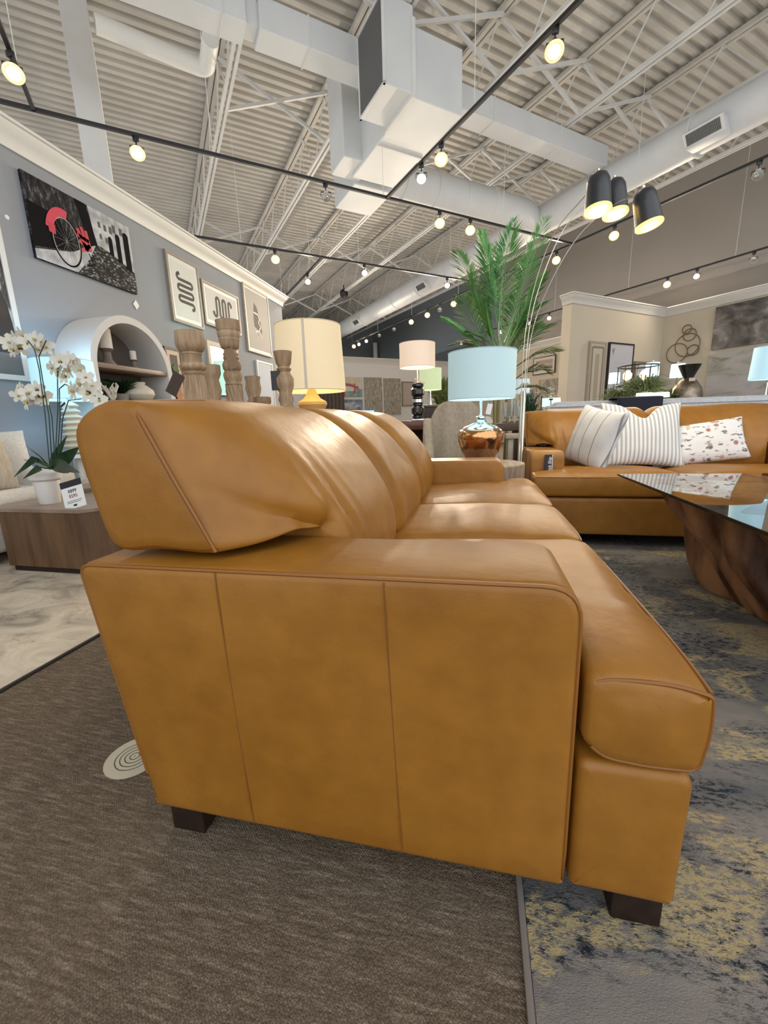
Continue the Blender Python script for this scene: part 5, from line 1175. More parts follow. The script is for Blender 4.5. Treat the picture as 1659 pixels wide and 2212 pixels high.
# ================================================================ LEFT SIDE GROUP
# drum table: faceted plinth of dark planks
DP = mat('dark planked wood', (0.075, 0.036, 0.014), 0.55, col2=(0.135, 0.07, 0.03), nscale=3.2, stretch=(5, 5, 0.7), bump=0.2, bscale=12); DPT = mat('dark plank top', (0.19, 0.13, 0.09), 0.35, col2=(0.27, 0.20, 0.155), nscale=4, stretch=(2, 14, 1), bump=0.1, bscale=12)
t_ = thing('drum_table', 'low dark planked wood table with cut corners, at left behind the sofa', 'table', (-2.68, 2.32, 0.01))
W2, D2, CC = 0.45, 0.345, 0.13
o = [(-W2+CC, -D2), (W2-CC, -D2), (W2, -D2+CC), (W2, D2-CC), (W2-CC, D2), (-W2+CC, D2), (-W2, D2-CC), (-W2, -D2+CC)]
mb = MB(); mb.slab(inset(o, 0.006), 0.04, 0.405, 0.004, axis='z'); mb.build('body', DP, t_, smooth=False)
mb = MB(); mb.slab(o, 0.402, 0.425, 0.003, axis='z'); mb.build('table_top', DPT, t_, smooth=False)
mb = MB(); mb.slab(inset(o, 0.03), 0.0, 0.045, 0.002, axis='z'); mb.build('plinth', DARKWOOD, t_, smooth=False)
# orchid
op = aty(108, 1080, 2.17)
ORX, ORY, ORZ = op.x, 2.17, 0.435
orc = thing('potted_orchid', 'white moth orchid in a white pot on the dark drum table', 'plant', (ORX, ORY, ORZ))
mb = MB(); mb.lathe([(0.055, 0.0), (0.06, 0.01), (0.072, 0.14), (0.070, 0.15), (0.088, 0.165), (0.090, 0.20), (0.082, 0.20), (0.078, 0.175), (0, 0.17)], 36); mb.build('pot', mat('white ceramic pot', (0.66, 0.64, 0.61), 0.4), orc)
PET = mat('white orchid petal', (0.72, 0.69, 0.62), 0.6); LIP = mat('yellow green orchid lip', (0.45, 0.40, 0.10), 0.6)
def opx(px, py, dy=0.0): q = aty(px, py, ORY+dy); return q-Vector((ORX, ORY, ORZ))
def leafb(pts, wd, m_, nm='leaf'):
    mb = MB(); n = len(pts)-1; P = [Vector(p) for p in pts]
    rows = []
    N_ = 14
    for k in range(N_+1):
        t = k/N_; i = min(n-1, int(t*n)); f = t*n-i; p = P[i].lerp(P[i+1], f); d = (P[i+1]-P[i]).normalized(); s_ = d.cross(Vector((0, 0.9, 0.45))).normalized(); w_ = wd*sin(pi*(0.08+0.92*t)**0.8)
        rows.append([mb.v(p+s_*w_), mb.v(p+Vector((0, 0.012*sin(pi*t), -0.004))), mb.v(p-s_*w_)])
    for a, b_ in zip(rows, rows[1:]):
        for q in (0, 1): mb.f((a[q], a[q+1], b_[q+1], b_[q]))
    return mb.build(nm, m_, orc)
cr = opx(112, 1012)
leafb([cr, opx(75, 990, -0.05), opx(30, 1030, -0.12)], 0.022, DARKLEAF); leafb([cr, opx(85, 1010, -0.1), opx(50, 1034, -0.16)], 0.022, DARKLEAF)
leafb([cr, opx(85, 985), opx(55, 962, 0.05)], 0.008, DARKLEAF); leafb([cr, opx(90, 1000), opx(52, 993, 0.05)], 0.007, DARKLEAF)
leafb([cr, opx(120, 985), opx(145, 940, 0.03)], 0.026, DARKLEAF); leafb([cr, opx(140, 990), opx(172, 965, -0.02)], 0.042, DARKLEAF); leafb([cr, opx(140, 1005, -0.08), opx(172, 1020, -0.14)], 0.055, DARKLEAF)
stems = [[(108, 1015), (98, 900), (85, 800), (75, 755), (60, 735)], [(113, 1015), (106, 900), (92, 820), (84, 770), (100, 735)], [(118, 1015), (125, 880), (124, 800), (130, 775), (145, 790)], [(122, 1015), (130, 900), (128, 840), (140, 830), (185, 850)], [(120, 1010), (112, 900), (103, 862), (90, 845), (60, 850)], [(128, 1010), (135, 905), (148, 865), (190, 860), (215, 878)]]
for i, s_ in enumerate(stems):
    mb = MB(); P = [opx(x, y, 0.02*(i-2)) for x, y in s_]; sm = []
    for a, b_ in zip(P, P[1:]):
        for q in range(5): sm.append(a.lerp(b_, q/5))
    sm.append(P[-1]); mb.tube(sm, 0.0032, 6); mb.build('flower_stem', mat('dark green stem', (0.02, 0.05, 0.035), 0.5), orc)
random.seed(11)
FL = [(20, 740), (35, 730), (50, 725), (62, 740), (45, 750), (78, 735), (90, 740), (85, 755), (30, 755), (100, 750), (130, 780), (148, 775), (165, 788), (150, 800), (128, 800), (175, 800), (140, 815), (185, 815), (160, 845), (200, 835), (205, 855), (190, 850), (215, 865), (45, 840), (62, 850), (75, 860), (80, 840), (60, 868), (40, 855), (90, 858), (115, 795), (175, 830)]
for i, (x, y) in enumerate(FL):
    c = opx(x, y, random.uniform(-0.05, 0.05)); s_ = 0.040*random.uniform(0.85, 1.2)
    face = Vector((random.uniform(-0.5, 0.9), -1, random.uniform(-0.3, 0.3))).normalized(); mt = face.to_track_quat('Z', 'Y').to_matrix().to_4x4(); mt.translation = c
    mb = MB(mt)
    for k in range(5):
        a = 2*pi*k/5+pi/2+random.uniform(-.1, .1); wd = (0.95 if k in (1, 4) else 0.6)*s_; L_ = s_*(1.5 if k in (1, 4) else 1.35); d = Vector((cos(a), sin(a), 0)); e = Vector((-sin(a), cos(a), 0)); up = Vector((0, 0, s_*0.25))
        v0 = mb.v((0, 0, 0)); ring = [d*L_*0.35+e*wd*0.55+up*.4, d*L_*0.75+e*wd*0.6+up, d*L_+up*0.6, d*L_*0.75-e*wd*0.6+up, d*L_*0.35-e*wd*0.55+up*.4]
        vs = [mb.v(p) for p in ring]; ct_ = mb.v(d*L_*0.6+up*0.35)
        mb.f((v0, vs[0], ct_)); mb.f((v0, ct_, vs[4]))
        for q in range(4): mb.f((vs[q], vs[q+1], ct_))
    b_ = mb.build('blossom', PET, orc, ang=80)
    mb = MB(mt); mb.lathe([(0, 0), (s_*0.22, s_*0.1), (s_*0.15, s_*0.4), (0, s_*0.5)], 8); mb.build('lip', LIP, b_)
# price card
pcx = aty(150, 1088, 2.0)
t_ = thing('price_card', 'white price card with black header leaning beside the orchid pot', 'card', (pcx.x+0.01, 2.03, 0.437), rot=(R(-12), R(-14), R(8)))
mb = MB(); mb.box((-0.075, -0.001, 0.0), (0.075, 0.001, 0.135)); mb.build('card', WHITE, t_, smooth=False)
mb = MB(); mb.box((-0.075, -0.002, 0.135), (0.075, 0.001, 0.175)); mb.build('header', TAGK, t_, smooth=False)
text('price_lettering', '$899', 0.03, INKK, t_, (0.0, -0.0016, 0.108), (R(90), 0, 0)); text('price_lettering', '$595', 0.03, mat('red brown ink', (0.25, 0.05, 0.04), 0.7), t_, (0.0, -0.0016, 0.076), (R(90), 0, 0))
mb = MB(); mb.box((-0.05, -0.0016, 0.046), (0.055, -0.001, 0.049)); mb.box((-0.05, -0.0016, 0.036), (0.045, -0.001, 0.039)); mb.box((-0.012, -0.0016, 0.012), (0.012, -0.001, 0.024)); mb.build('small_print', INKK, t_, smooth=False)
# small dark object and bowl behind the orchid
p = aty(190, 1045, 2.62); mb = MB(); mb.lathe([(0.04, 0), (0.07, 0.03), (0.075, 0.07), (0.05, 0.10), (0.045, 0.10), (0.0, 0.09)], 24); mb.build('bowl', mat('sand ceramic', (0.42, 0.36, 0.31), 0.7), None, (p.x-0.03, 2.62, 0.437), label='small sandy ceramic pot behind the orchid leaves', cat='pot')
# white sofa along the left wall
BOU = mat('white boucle', (0.62, 0.58, 0.52), 0.95, col2=(0.70, 0.67, 0.62), nscale=60, bump=0.5, bscale=120)
t_ = thing('white_sofa', 'cream fabric sofa against the left wall, behind the drum table', 'sofa', (-3.98, 2.35, 0.01))
def sbox(nm, lo, hi, r_, m_, par): mb = MB(); mb.box(lo, hi, r_, 4); return mb.build(nm, m_, par, ang=80)
sbox('back', (0.0, -1.25, 0.08), (0.30, 0.36, 0.86), 0.09, BOU, t_); sbox('seat_base', (0.05, -1.2, 0.08), (0.80, 0.34, 0.34), 0.05, BOU, t_); sbox('seat_cushion', (0.22, -1.2, 0.33), (0.82, 0.20, 0.50), 0.07, BOU, t_); sbox('arm', (0.05, 0.14, 0.08), (0.82, 0.38, 0.62), 0.08, BOU, t_)
for sx in (0.1, 0.72):
    for sy in (-1.15, 0.28): mb = MB(); mb.box((sx, sy, -0.002), (sx+0.05, sy+0.05, 0.09)); mb.build('leg', DARKWOOD, t_)
ob = mat('oatmeal woven fabric', (0.44, 0.37, 0.29), 0.95, col2=(0.56, 0.49, 0.41), nscale=22, stretch=(3, 1, 0.6), bump=0.4, bscale=90)
pillow('throw_pillow', 'oatmeal textured pillow on the cream sofa at far left', 0.52, 0.50, 0.17, ob, (-3.30, 2.10, 0.50), (R(-16), 0, R(86)), ear=0.05)
pillow('throw_pillow', 'plain white pillow on the cream sofa, behind the orchid stems', 0.46, 0.44, 0.16, BOU, (-3.55, 2.42, 0.50), (R(-16), 0, R(70)), ear=0.05)
# ribbed lamp with cyan shade
t_ = thing('accent_table', 'small round white table under the ribbed cream lamp', 'table', (-3.56, 3.10, 0.01))
mb = MB(); mb.lathe([(0, 0.66), (0.17, 0.66), (0.17, 0.69), (0, 0.69)], 28); mb.build('table_top', WHITE, t_)
mb = MB(); mb.lathe([(0.13, 0), (0.13, 0.02), (0.03, 0.05), (0.03, 0.66)], 16); mb.build('pedestal', WHITE, t_)
def rib_base(t_):
    pr = [(0.06, 0)]; z = 0.0
    for k in range(9):
        r_ = 0.115-0.006*k; pr += [(r_*0.62, z+0.004), (r_, z+0.022), (r_, z+0.030), (r_*0.62, z+0.048)]; z += 0.050
    pr += [(0.02, z+0.01), (0.015, z+0.1), (0, z+0.1)]
    mb = MB(); mb.lathe(pr, 36); mb.build('ribbed_base', mat('cream ribbed ceramic', (0.66, 0.62, 0.50), 0.5), t_)
table_lamp('ribbed cream lamp with glowing sky blue shade, behind the orchid', (-3.56, 3.10, 0.70), rib_base, 0.475, 0.240, 0.228, 0.335, (0.40, 0.62, 0.72), (0.50, 0.86, 1.0), 0.62, bulb=(0.45, 0.75, 1.0))
t_ = thing('price_tag', 'small white tag with black stripe on the ribbed lamp', 'tag', (-3.46, 2.96, 1.12), rot=(0, R(-30), 0))
mb = MB(); mb.box((-0.03, -0.001, -0.05), (0.03, 0.001, 0.03)); mb.build('card', WHITE, t_, smooth=False)
mb = MB(); mb.box((-0.03, -0.002, 0.0), (0.03, -0.001, 0.018)); mb.build('stripe', TAGK, t_, smooth=False)
t_ = thing('armchair', 'white round backed armchair between the ribbed lamp and the arched bookcase', 'chair', (-3.16, 3.56, 0.01))
mb = MB(); mb.grid(lambda u, v: ((0.33+0.03*sin(pi*v))*cos(R(60)+u*R(240)), (0.30+0.03*sin(pi*v))*sin(R(60)+u*R(240)), 0.1+0.82*v), 40, 10)
o = mb.build('back', BOU, t_); sm_ = o.modifiers.new('thickness', 'SOLIDIFY'); sm_.thickness = 0.09; sm_.offset = -1
mb = MB(); mb.lathe([(0, 0.08), (0.27, 0.08), (0.29, 0.2), (0.29, 0.40), (0.24, 0.46), (0, 0.47)], 32); mb.build('seat', BOU, t_)
# arched bookcase
BCX0, BCX1, BY0, BY1, BZT = -3.995, -3.57, 3.40, 4.50, 2.055
bk = thing('arched_bookcase', 'white arched bookcase with wooden shelves against the left wall', 'bookcase', (BCX0, (BY0+BY1)/2, 0))
hw = (BY1-BY0)/2; th = 0.075; zs = BZT-hw
PLAST = mat('white plaster lacquer', (0.60, 0.59, 0.58), 0.6, bump=0.15, bscale=70)
def archo(w_, z0): return [(-w_, z0)]+[(-w_, z0+(zs-z0)*k/8) for k in range(1, 8)]+[(-w_*cos(pi*k/36), zs+w_*sin(pi*k/36)) for k in range(37)]+[(w_, zs-(zs-z0)*k/8) for k in range(1, 8)]+[(w_, z0)]
oo = archo(hw, 0.0); ii = archo(hw-th, 0.12); dep = BCX1-BCX0
mb = MB(); rows = []
for x, o_ in ((0.0, oo), (dep-0.01, oo), (dep, [(y*0.99, z-0.004*(z > 0.1)) for y, z in oo]), (dep, ii), (0.03, ii), (0.03, ii)): rows.append([mb.v((x, y, z)) for y, z in o_])
for a, b_ in zip(rows, rows[1:]):
    for k in range(len(oo)-1): mb.f((a[k], a[k+1], b_[k+1], b_[k]))
    mb.f((a[-1], a[0], b_[0], b_[-1]))
mb.f(rows[0]); mb.f(rows[-1][::-1]); mb.build('body', PLAST, bk, ang=40)
mb = MB(); mb.poly([(0.032, y, z) for y, z in ii], 0.002, Vector((1, 0, 0))); mb.build('back_panel', mat('walnut back panel', (0.13, 0.10, 0.085), 0.6), bk, smooth=False)
SHW = mat('grey brown shelf wood', (0.20, 0.14, 0.105), 0.5, col2=(0.28, 0.21, 0.16), nscale=4, stretch=(10, 1, 10))
for z in (1.55, 1.20, 0.80, 0.42):
    wi = hw-th-0.002
    if z > zs: wi = sqrt(max(0, (hw-th)**2-(z-zs)**2))-0.002
    mb = MB(); mb.box((0.035, -wi, z-0.045), (dep-0.015, wi, z), 0.003); mb.build('shelf', SHW, bk)
def shelf_item(px, py, X, z): q = atx(px, py, X); return (X, q.y, z)
def candle(label, loc, rs, hs, rc, hc):
    t_ = thing('candle_stand', label, 'candle', loc, 0, 'candles in the arched bookcase')
    mb = MB(); mb.lathe([(rs, 0), (rs*1.05, 0.01), (rs*0.55, hs*0.4), (rs*0.5, hs*0.8), (rs*0.9, hs), (0, hs)], 24); mb.build('stand', mat('grey wood stand', (0.16, 0.13, 0.11), 0.6), t_)
    mb = MB(); mb.lathe([(rc, hs), (rc, hs+hc*0.97), (rc*0.8, hs+hc), (0, hs+hc*0.96)], 24); mb.build('candle', mat('ivory wax', (0.66, 0.62, 0.55), 0.5), t_)
candle('thick white candle on a tall wooden stand, upper shelf of bookcase', shelf_item(232, 770, -3.75, 1.552), 0.075, 0.17, 0.062, 0.20)
candle('small white candle on a wooden stand, right on the upper shelf', shelf_item(289, 780, -3.72, 1.552), 0.045, 0.10, 0.032, 0.095)
t_ = thing('ceramic_vase', 'squat round white vase on the second bookcase shelf', 'vase', shelf_item(301, 862, -3.74, 1.202))
mb = MB(); mb.lathe([(0.07, 0), (0.13, 0.03), (0.165, 0.08), (0.155, 0.13), (0.10, 0.175), (0.075, 0.19), (0.085, 0.215), (0.07, 0.215), (0.0, 0.18)], 36); mb.build('body', mat('stoneware white', (0.60, 0.55, 0.47), 0.7, bump=0.3, bscale=50), t_)
mb = MB(); mb.lathe([(0.068, 0.0), (0.0, 0.003)], 24, (0, 0, 0.213)); mb.build('mouth', TAGK, t_)
def bushy(name, label, loc, r_, h, n, m_, cat='plant', group=None, blade=0.012, lift=0.4, pot=True, up=0.6, petal=False):
    t_ = thing(name, label, cat, loc, 0, group); random.seed(int(loc[0]*100) % 97+n)
    if pot: mb = MB(); mb.lathe([(r_*0.3, 0), (r_*0.42, h*0.3), (r_*0.38, h*0.3), (0, h*0.27)], 20); mb.build('pot', mat('small planter', (0.30, 0.28, 0.25), 0.7), t_)
    mb = MB()
    for k in range(n):
        a = random.uniform(0, 2*pi); rr = r_*random.uniform(0.35, 1); z = h*random.uniform(0.45, 1); b0_ = Vector((0, 0, h*0.25)); tip = Vector((rr*cos(a), rr*sin(a), z)); mid = (b0_+tip)/2+Vector((0, 0, h*lift*random.uniform(0.2, 0.6)))
        w_ = (tip-b0_).cross(Vector((random.uniform(-.5, .5), -1, 0.5))).normalized()*blade
        vs = [mb.v(b0_), mb.v(mid+w_), mb.v(tip), mb.v(mid-w_)]; mb.f(vs)
    mb.build('foliage', m_, t_, smooth=False); return t_
bushy('potted_greenery', 'dark trailing greenery on the second bookcase shelf', shelf_item(262, 862, -3.78, 1.202), 0.22, 0.26, 120, DARKLEAF, blade=0.012)
t_ = thing('coral_ornament', 'white branching coral ornament in the greenery on the bookcase', 'ornament', shelf_item(243, 862, -3.66, 1.202)); random.seed(4)
mb = MB()
for k in range(18):
    a = random.uniform(0, 2*pi); d = Vector((cos(a)*0.5, sin(a)*0.8, random.uniform(0.6, 1.6))); p1 = d*0.05; p2 = p1+Vector((random.uniform(-.03, .03), random.uniform(-.05, .05), random.uniform(.03, .08)))
    mb.tube([(0, 0, 0), p1, p2, p2+Vector((random.uniform(-.02, .02), random.uniform(-.03, .03), .03))], [0.014, 0.011, 0.008, 0.004], 6)
mb.build('branches', mat('coral white', (0.66, 0.62, 0.55), 0.7), t_)
p = shelf_item(243, 890, -3.7, 0.802); t_ = thing('ceramic_pot', 'white pot on the lower bookcase shelf just above the sofa corner', 'pot', p)
mb = MB(); mb.lathe([(0.07, 0), (0.10, 0.1), (0.09, 0.24), (0.06, 0.28), (0.05, 0.28), (0, 0.26)], 24); mb.build('body', mat('chalk ceramic', (0.62, 0.59, 0.54), 0.7), t_)

# ================================================================ MIDDLE GROUND
LIN = mat('beige linen', (0.40, 0.33, 0.25), 0.95, col2=(0.47, 0.40, 0.31), nscale=30, bump=0.3, bscale=150); IVB = mat('ivory boucle side', (0.60, 0.58, 0.54), 0.95, col2=(0.72, 0.70, 0.67), nscale=45, bump=0.5, bscale=70)
wc = aty(990, 985, 4.3)
t_ = thing('wing_chair', 'beige wingback armchair behind the aqua lamp', 'chair', (wc.x, 4.35, 0), R(8))
def backf(u, v):
    x = (u-0.5)*2; z = 0.42+0.68*v; w_ = 0.33-0.05*(v**3); ed = (1-0.10*abs(x)**3*(v**4))
    return (x*w_, 0.14+0.12*v-0.05*(1-x*x)+(0.012*cos(x*3*pi)), z*1.0-(0.20*abs(x)**4)*v**2)
mb = MB(); mb.grid(backf, 24, 16); o = mb.build('backrest', LIN, t_); m_ = o.modifiers.new('thickness', 'SOLIDIFY'); m_.thickness = 0.10; m_.offset = 1
for s_ in (-1, 1):
    ol = roundpoly([(0.20, 0.30), (-0.34, 0.30), (-0.36, 0.56), (-0.22, 0.64), (-0.12, 0.68), (-0.02, 0.80), (0.12, 0.92), (0.28, 0.93)], [0.03, 0.05, 0.07, 0.08, 0.1, 0.08, 0.06, 0.05], 6)
    mb = MB(); mb.slab([(x, z) for x, z in ol], -0.045, 0.045, 0.03, (0.01, 0.01)); mb.m = Matrix()
    for v in mb.bm.verts: x, y, z = v.co; v.co = Vector((s_*0.31+y+s_*0.06*zig(z, 0.6, 1.0)*(0.2-x), x, z))
    w_ = mb.build('wing_arm', IVB if s_ > 0 else LIN, t_, ang=60)
mb = MB(); mb.box((-0.28, -0.34, 0.28), (0.28, 0.18, 0.52), 0.06, 4); mb.build('seat_cushion', LIN, t_, ang=80)
mb = MB(); mb.box((-0.31, -0.33, 0.14), (0.31, 0.22, 0.32), 0.03, 3); mb.build('seat_frame', IVB, t_, ang=80)
for sx in (-0.28, 0.24):
    for sy in (-0.30, 0.2): mb = MB(); mb.box((sx, sy, 0), (sx+0.04, sy+0.04, 0.15), 0.003); mb.build('leg', DARKWOOD, t_)
# bar table with glass hurricanes, to the right behind the aqua lamp
p = aty(1115, 930, 4.6)
t_ = thing('bar_table', 'dark brown counter height table behind the arc lamp pole', 'table', (p.x+0.18, 4.45, 0), R(4))
TB_ = mat('umber wood', (0.075, 0.045, 0.032), 0.5, col2=(0.12, 0.08, 0.06), nscale=5, stretch=(2, 10, 10))
mb = MB(); mb.box((-0.50, -0.16, 0.78), (0.42, 0.16, 0.855), 0.006); mb.build('table_top', TB_, t_)
mb = MB(); mb.box((-0.22, -0.10, 0), (-0.12, 0.10, 0.78), 0.005); mb.build('leg', TB_, t_); mb = MB(); mb.box((0.30, -0.10, 0), (0.38, 0.10, 0.78), 0.005); mb.build('leg', TB_, t_)
HG = mat('clear hurricane glass', (0.92, 0.95, 0.96), 0.02, trans=1.0)
for k, (px, hgt) in enumerate([(1090, 0.20), (1104, 0.26), (1118, 0.22)]):
    q = aty(px, 925, 4.45)
    t_ = thing('hurricane_candle', 'clear glass hurricane under the right edge of the aqua lampshade, %s of three' % ['left', 'middle', 'right'][k], 'candle', (q.x, 4.42+0.03*(k % 2), 0.856), 0, 'glass hurricanes on the dark bar table')
    mb = MB(); mb.lathe([(0.028, 0), (0.03, 0.006), (0.008, 0.02), (0.008, 0.04), (0.026, 0.06), (0.028, hgt), (0.026, hgt), (0.022, 0.065), (0, 0.06)], 22, cap=False); mb.build('glass', HG, t_)
    mb = MB(); mb.lathe([(0.010, 0.066), (0.010, hgt*0.7), (0, hgt*0.7)], 12); mb.build('candle', mat('pale blue wax', (0.6, 0.75, 0.82), 0.5), t_)
# pale cross frame chair under it
CH = mat('pale washed wood', (0.36, 0.30, 0.235), 0.6, col2=(0.44, 0.38, 0.31), nscale=6, stretch=(8, 8, 1))
p = aty(1125, 950, 4.05)
t_ = thing('slatted_crate_table', 'pale washed wood side table, left of the loveseat, partly behind the pole', 'table', (p.x+0.03, 4.05, 0))
for sx in (-0.15, 0.12):
    for sy in (-0.12, 0.10): mb = MB(); mb.box((sx, sy, 0), (sx+0.045, sy+0.045, 0.74), 0.003); mb.build('leg', CH, t_)
mb = MB(); mb.box((-0.17, -0.14, 0.72), (0.19, 0.16, 0.76), 0.004); mb.build('table_top', CH, t_)
mb = MB(); mb.bar((-0.12, -0.11, 0.12), (0.14, -0.11, 0.62), 0.03, 0.05); mb.build('cross_brace', TB_, t_, smooth=False)
mb = MB(); mb.box((-0.15, -0.12, 0.10), (0.16, 0.14, 0.13)); mb.build('lower_shelf', CH, t_, smooth=False)
# grey sofa behind the loveseat
GS = mat('pale grey fabric', (0.46, 0.47, 0.49), 0.9, col2=(0.54, 0.55, 0.57), nscale=25, bump=0.25, bscale=120)
gl = aty(1180, 900, 4.85); gr_ = aty(1700, 880, 5.15)
dx = (gr_-gl); ang = math.atan2(dx.y, dx.x); Lg = Vector((dx.x, dx.y)).length
t_ = thing('grey_sofa', 'pale grey fabric sofa seen from behind above the loveseat', 'sofa', (gl.x, gl.y, 0), ang)
mb = MB(); mb.box((0, 0, 0.12), (Lg, 0.16, 1.02), 0.03, 3); mb.build('back', GS, t_, ang=80)
mb = MB(); mb.box((0, 0.1, 0.12), (Lg, 0.78, 0.45), 0.03, 3); mb.build('seat', GS, t_, ang=80)
mb = MB(); mb.box((-0.02, -0.01, 0.12), (0.14, 0.78, 0.66), 0.04, 3); mb.build('arm', GS, t_, ang=80)
for k in range(2): mb = MB(); mb.box((0.1+k*(Lg-0.1)/2, 0.10, 0.5), (0.08+(k+1)*(Lg-0.1)/2, 0.30, 1.06), 0.06, 4); mb.build('back_cushion', GS, t_, ang=80)
mb = MB(); mb.tube([(0.04, -0.002, 1.0), (Lg-0.04, -0.002, 1.0)], 0.004, 6); mb.build('piping', mat('grey piping', (0.30, 0.31, 0.34), 0.8), t_)
for sx in (0.05, Lg-0.1): mb = MB(); mb.box((sx, 0.03, 0), (sx+0.05, 0.08, 0.13)); mb.build('leg', DARKWOOD, t_)
tl, tr_ = aty(1332, 865, 4.9), aty(1430, 865, 4.95)
mb = MB(); ww = (tr_-tl).length
NV = mat('navy throw', (0.018, 0.020, 0.035), 0.9, bump=0.3, bscale=150)
mb.grid(lambda u, v: (u*ww, *[(-0.02, 0.80+0.24*v*2) if v < 0.5 else ((-0.02+0.24*(v-0.5)*2), 1.075+0.012*sin(pi*(v-0.5)*2)) if v < 0.99 else (0.22, 1.07)][0]), 10, 16)
o = mb.build('throw_blanket', NV, None, (tl.x, tl.y-0.01, 0), (0, 0, ang), label='dark navy throw folded over the back of the grey sofa', cat='blanket'); m_ = o.modifiers.new('thickness', 'SOLIDIFY'); m_.thickness = 0.012
# things standing behind the grey sofa on a long console
cl = aty(1290, 900, 6.2)
t_ = thing('console_table', 'long pale console table behind the grey sofa', 'table', (cl.x-0.1, 6.15, 0), ang)
mb = MB(); mb.box((0, -0.2, 0.83), (3.2, 0.22, 0.88), 0.005); mb.build('table_top', CH, t_)
for sx in (0.02, 3.1):
    for sy in (-0.18, 0.14): mb = MB(); mb.box((sx, sy, 0), (sx+0.06, sy+0.06, 0.83), 0.003); mb.build('leg', CH, t_)
def onconsole(px): q = aty(px, 880, 6.2+(px-1290)*0.0006); return (q.x, q.y+0.0, 0.882)
bushy('potted_greenery', 'grassy green plant at the left end behind the grey sofa', onconsole(1335), 0.30, 0.34, 260, LEAF3, blade=0.007, lift=0.9)
bushy('potted_greenery', 'larger grassy plant in front of the cage lamp', onconsole(1385), 0.36, 0.46, 420, LEAF3, blade=0.008, lift=0.9)
bushy('potted_greenery', 'small bright green succulent behind the navy throw', onconsole(1415), 0.12, 0.36, 60, LEAF2, blade=0.02)
bushy('potted_greenery', 'dull green bushy plant left of the metal vase', onconsole(1446), 0.26, 0.34, 260, LEAF3, blade=0.010, lift=0.5)
# metal vase
VM, N, L, b = blank('hammered bronze', 0.35); b.inputs['Metallic'].default_value = 0.8
L.new(ramp(N, L, noise_n(N, L, mapn(N, L), 7, 5, 0.6), [(0.35, (0.10, 0.07, 0.05)), (0.65, (0.34, 0.27, 0.21))]), b.inputs['Base Color'])
q = aty(1505, 870, 6.0)
t_ = thing('metal_vase', 'round hammered bronze vase with flared dark neck behind the grey sofa', 'vase', (q.x, 6.30, 0.882))
sc = (Vector((q.x, 6.3, 1.2))-CAM).length/F_PX
prf = [(0.09, 0), (0.15, 0.03), (0.18, 0.14), (0.182, 0.22), (0.16, 0.33), (0.10, 0.42), (0.062, 0.45)]
mb = MB(); mb.lathe(prf, 40); mb.build('body', VM, t_)
mb = MB(); mb.lathe([(0.062, 0.45), (0.060, 0.47), (0.128, 0.62), (0.120, 0.62), (0.05, 0.48), (0, 0.47)], 36, cap=False); mb.build('neck', mat('dark bronze', (0.02, 0.022, 0.02), 0.3, metal=0.5), t_)
mb = MB(); mb.box((-0.04, -0.125, 0.41), (0.03, -0.12, 0.45)); mb.build('sticker', mat('pale sticker', (0.6, 0.45, 0.38), 0.7), t_, smooth=False)
# cage lamp
q = aty(1370, 880, 6.9)
st_ = stand(1370, 880, 6.9, 0.62, 0, 'small table under the wire cage lamp', 0.3)
t_ = thing('cage_lamp', 'dark open cage drum lamp with glowing bulbs behind the grassy plants', 'lamp', (q.x, 6.9, 0.62))
kz = aty(1370, 792, 6.9).z-0.62; k0 = aty(1370, 832, 6.9).z-0.62; rC = 0.26
for z in (k0, kz): mb = MB(); mb.tube([(rC*cos(2*pi*a/40), rC*sin(2*pi*a/40), z) for a in range(40)], 0.010, 6, closed=True); mb.build('cage_ring', BLACKF, t_)
for a in range(10): mb = MB(); mb.tube([(rC*cos(2*pi*a/10), rC*sin(2*pi*a/10), k0), (rC*cos(2*pi*a/10), rC*sin(2*pi*a/10), kz)], 0.005, 6); mb.build('cage_bar', BLACKF, t_)
mb = MB(); mb.lathe([(0.12, 0), (0.12, 0.02), (0.012, 0.03), (0.012, k0), (0, k0)], 16); mb.build('stem', BLACKF, t_)
for dx_ in (-0.14, 0.08): mb = MB(); mb.lathe([(0, 0), (0.05, 0.03), (0.06, 0.09), (0.03, 0.14), (0, 0.15)], 14, (dx_, -0.03, k0+0.06)); mb.build('bulb', mat('amber bulb', (1, .8, .5), 0.4, emit=(1.0, 0.66, 0.22), estr=3.5), t_)
l = bpy.data.lights.new('cage_glow', 'POINT'); l.energy = 8; l.color = (1, 0.75, 0.4); l.shadow_soft_size = 0.05; o = bpy.data.objects.new('cage_glow', l); COL.objects.link(o); o.parent = t_; o.location = (0, -0.1, k0+0.15)
# small pharmacy style glowing lamps in the bay
CY = (0.45, 0.85, 1.0)
def small_lamp(px, py, Y, label, r_=0.085, h=0.16, es=1.8, em=CY, arm=True, base_z=0.0):
    q = aty(px, py, Y); t_ = thing('small_lamp', label, 'lamp', (q.x, Y, base_z), 0, 'small bright shaded lamps in the cream bay')
    m_ = mat('bright glass shade', (0.6, 0.8, 0.85), 0.5, emit=em, estr=es)
    z = q.z-base_z
    mb = MB(); mb.lathe([(r_, z-h/2), (r_*0.92, z+h/2), (0, z+h/2)], 24, cap=False); s_ = mb.build('lamp_shade', m_, t_)
    mb = MB(); mb.lathe([(0.1, 0), (0.1, 0.015), (0.012, 0.02), (0.012, z-h/2)], 14); mb.build('stem', BRASS, t_)
    mb = MB(); mb.lathe([(0.02, z+h/2), (0.03, z+h/2+0.02), (0, z+h/2+0.03)], 12); mb.build('finial', BRASS, t_)
    return t_
small_lamp(1409, 798, 7.2, 'small glowing blue white lamp right of the cage lamp', 0.095, 0.19)
small_lamp(1464, 801, 7.2, 'small glowing blue white lamp left of the metal vase', 0.095, 0.19)
